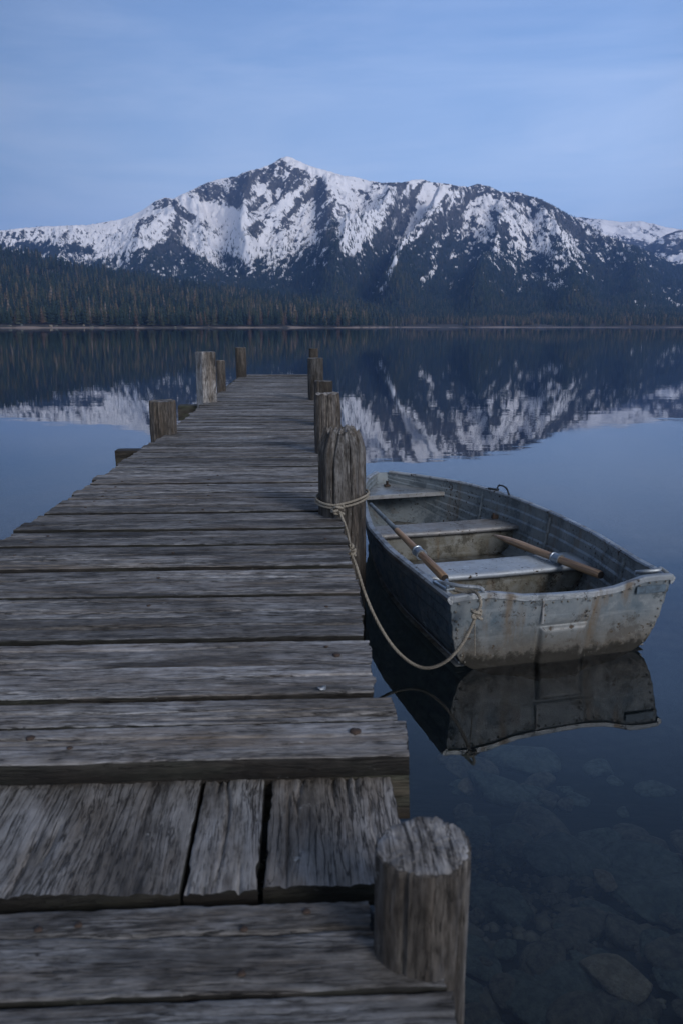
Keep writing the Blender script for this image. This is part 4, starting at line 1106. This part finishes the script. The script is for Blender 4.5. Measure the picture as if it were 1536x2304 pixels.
for k in range(190):
    u = -60+k*4.75+rt.uniform(-2.5, 2.5)
    conifer(u, rt.uniform(34, 62), rt.uniform(19, 30)*(1-.1*max(0, (u-500)/400)), rt.choice([0, 0, 0, 1, 1, 3, 3, 4, 2 if rt.random() < .5 else 5]))
# pale boulders on the far left bank
for k, (u, r_) in enumerate(((22, 2.6), (50, 1.8), (115, 2.8), (128, 1.6), (189, 2.2), (206, 2.4), (238, 1.5), (310, 1.4), (395, 1.8), (470, 1.3), (560, 1.5))):
    d = 24+8*math.sin(k*2.1); y_ = float(shore_r(u)); s_ = (d+14)/(2300-y_+14)
    x, yv, z = [float(q[0]) for q in hill_z(np.array([float(u)]), np.array([s_]))]
    o = link('shore_boulder', ST[k % 5], None, (x, yv, z+.3), (0, 0, k*1.3)); o.scale = (r_*1.3, r_, r_*2.0)
    tag(o, 'pale boulder on the sandy bank below the far left conifers', 'boulder', 'boulders on the far left bank')
# ---------------------------------------------------------------- haze
HZ = NT('air'); pv = HZ.n('ShaderNodeVolumePrincipled', ins={'Color': (.24, .46, 1.0, 1), 'Density': 7.2e-5, 'Anisotropy': .0})
out = HZ.n('ShaderNodeOutputMaterial'); HZ.L(pv.outputs[0], out.inputs['Volume'])
bm = bmesh.new(); box_bm(bm, (0, 3900, 500), (11000, 8400, 1020))
hz = link('haze', bm_mesh('haze', bm, HZ.m)); tag(hz, 'thin blue evening air over the lake', 'haze', kind='stuff')
# ---------------------------------------------------------------- sky, light
Wd_ = bpy.data.worlds.new('World'); SC.world = Wd_; Wd_.use_nodes = True
nt = Wd_.node_tree; nt.nodes.clear()
class WN(NT):
    def __init__(s, t): s.t = t
w = WN(nt)
SUN_EL, SUN_AZ = math.radians(14), math.radians(142)
sky = w.n('ShaderNodeTexSky', sky_type='NISHITA'); sky.sun_disc = False; sky.sun_elevation = SUN_EL; sky.sun_rotation = SUN_AZ; sky.air_density = 1.2; sky.ozone_density = 3.0
tc = w.n('ShaderNodeTexCoord').outputs['Generated']
sx = w.n('ShaderNodeSeparateXYZ', ins={0: tc}).outputs
grad = w.ramp(sx[2], [(0., (.30, .46, .76)), (.08, (.335, .50, .82)), (.18, (.33, .50, .84)), (.27, (.25, .41, .75)), (.335, (.205, .35, .68)), (.40, (.28, .45, .80)), (.50, (.17, .28, .50)), (.72, (.10, .13, .20)), (1., (.42, .46, .54))])
# thin veil of high cloud
cv = w.mapping(tc, (1.3, 1.3, 7.0)); n1 = w.noise(cv, 1.6, 6, .6, .6); n2 = w.noise(w.mapping(tc, (1, 1, 8), (3, 1, 0)), 1.6, 6, .62, .8)
cl = w.math('MULTIPLY', w.ramp(n1, [(.40, 0.), (.66, 1.)]), .45); cl2 = w.math('MULTIPLY', w.ramp(n2, [(.44, 0.), (.76, 1.)]), .34)
cl = w.math('MULTIPLY', w.math('ADD', cl, cl2), w.ramp(sx[2], [(0., .8), (.25, .8), (.4, .1), (1., .0)]))
# brighter towards the front right
gx = w.ramp(sx[0], [(0., .90), (.5, 1.0), (.62, 1.10), (1., .95)])
col = w.mix(cl, grad, (.58, .70, .98))
col = w.mix(.12, col, w.mix(1.0, sky.outputs[0], (.10, .10, .10), 'MULTIPLY'))
# unseen sky behind the viewer brightened to light the mountain, dimmer to the far left
back = w.ramp(sx[1], [(0., 1.), (.45, .75), (.62, 0.), (1., 0.)]) if False else w.ramp(w.math('MULTIPLY_ADD', sx[1], .5, .5), [(0., 1.), (.35, .8), (.62, 0.), (1., 0.)])
back_fill = w.math('MULTIPLY', back, w.ramp(sx[2], [(0., 1.), (.35, .8), (.75, .0)]))
col = w.mix(back_fill, col, (1.02, 1.16, 1.42))
az = w.math('DIVIDE', sx[0], w.math('MAXIMUM', sx[1], .25))
azr = w.ramp(w.math('MULTIPLY_ADD', az, .5, .5), [(.0, .60), (.28, .70), (.40, .92), (.55, 1.08), (.66, 1.12), (.80, .92), (1., .75)])
col = w.mix(1.0, col, azr, 'MULTIPLY')
bg = w.n('ShaderNodeBackground', ins={0: col, 1: 1.0}); ow = w.n('ShaderNodeOutputWorld'); w.L(bg.outputs[0], ow.inputs[0])
sun = bpy.data.lights.new('sun', 'SUN'); sun.energy = 1.8; sun.angle = math.radians(20); sun.color = (1, .94, .90)
so = link('sun', sun)
dirv = Vector((math.sin(SUN_AZ)*math.cos(math.radians(27)), math.cos(SUN_AZ)*math.cos(math.radians(27)), math.sin(math.radians(27))))
so.rotation_euler = dirv.to_track_quat('Z', 'Y').to_euler()
# ---------------------------------------------------------------- camera
cam = bpy.data.cameras.new('camera'); co = link('camera', cam); SC.camera = co
co.location = (0, 0, CAM_H); co.rotation_euler = (PI/2-PITCH, 0, 0)
cam.sensor_fit = 'VERTICAL'; cam.sensor_height = 36; cam.lens = 36*F_PX/2304
cam.clip_start = .05; cam.clip_end = 30000
cam.dof.use_dof = True; cam.dof.focus_distance = 6.0; cam.dof.aperture_fstop = 4.8
SC.view_settings.view_transform = 'Standard'; SC.view_settings.look = 'None'; SC.view_settings.exposure = .15; SC.view_settings.gamma = 1
SC.cycles.use_denoising = True; SC.cycles.max_bounces = 8; SC.cycles.transparent_max_bounces = 12; SC.cycles.volume_bounces = 0
SC.cycles.caustics_refractive = False
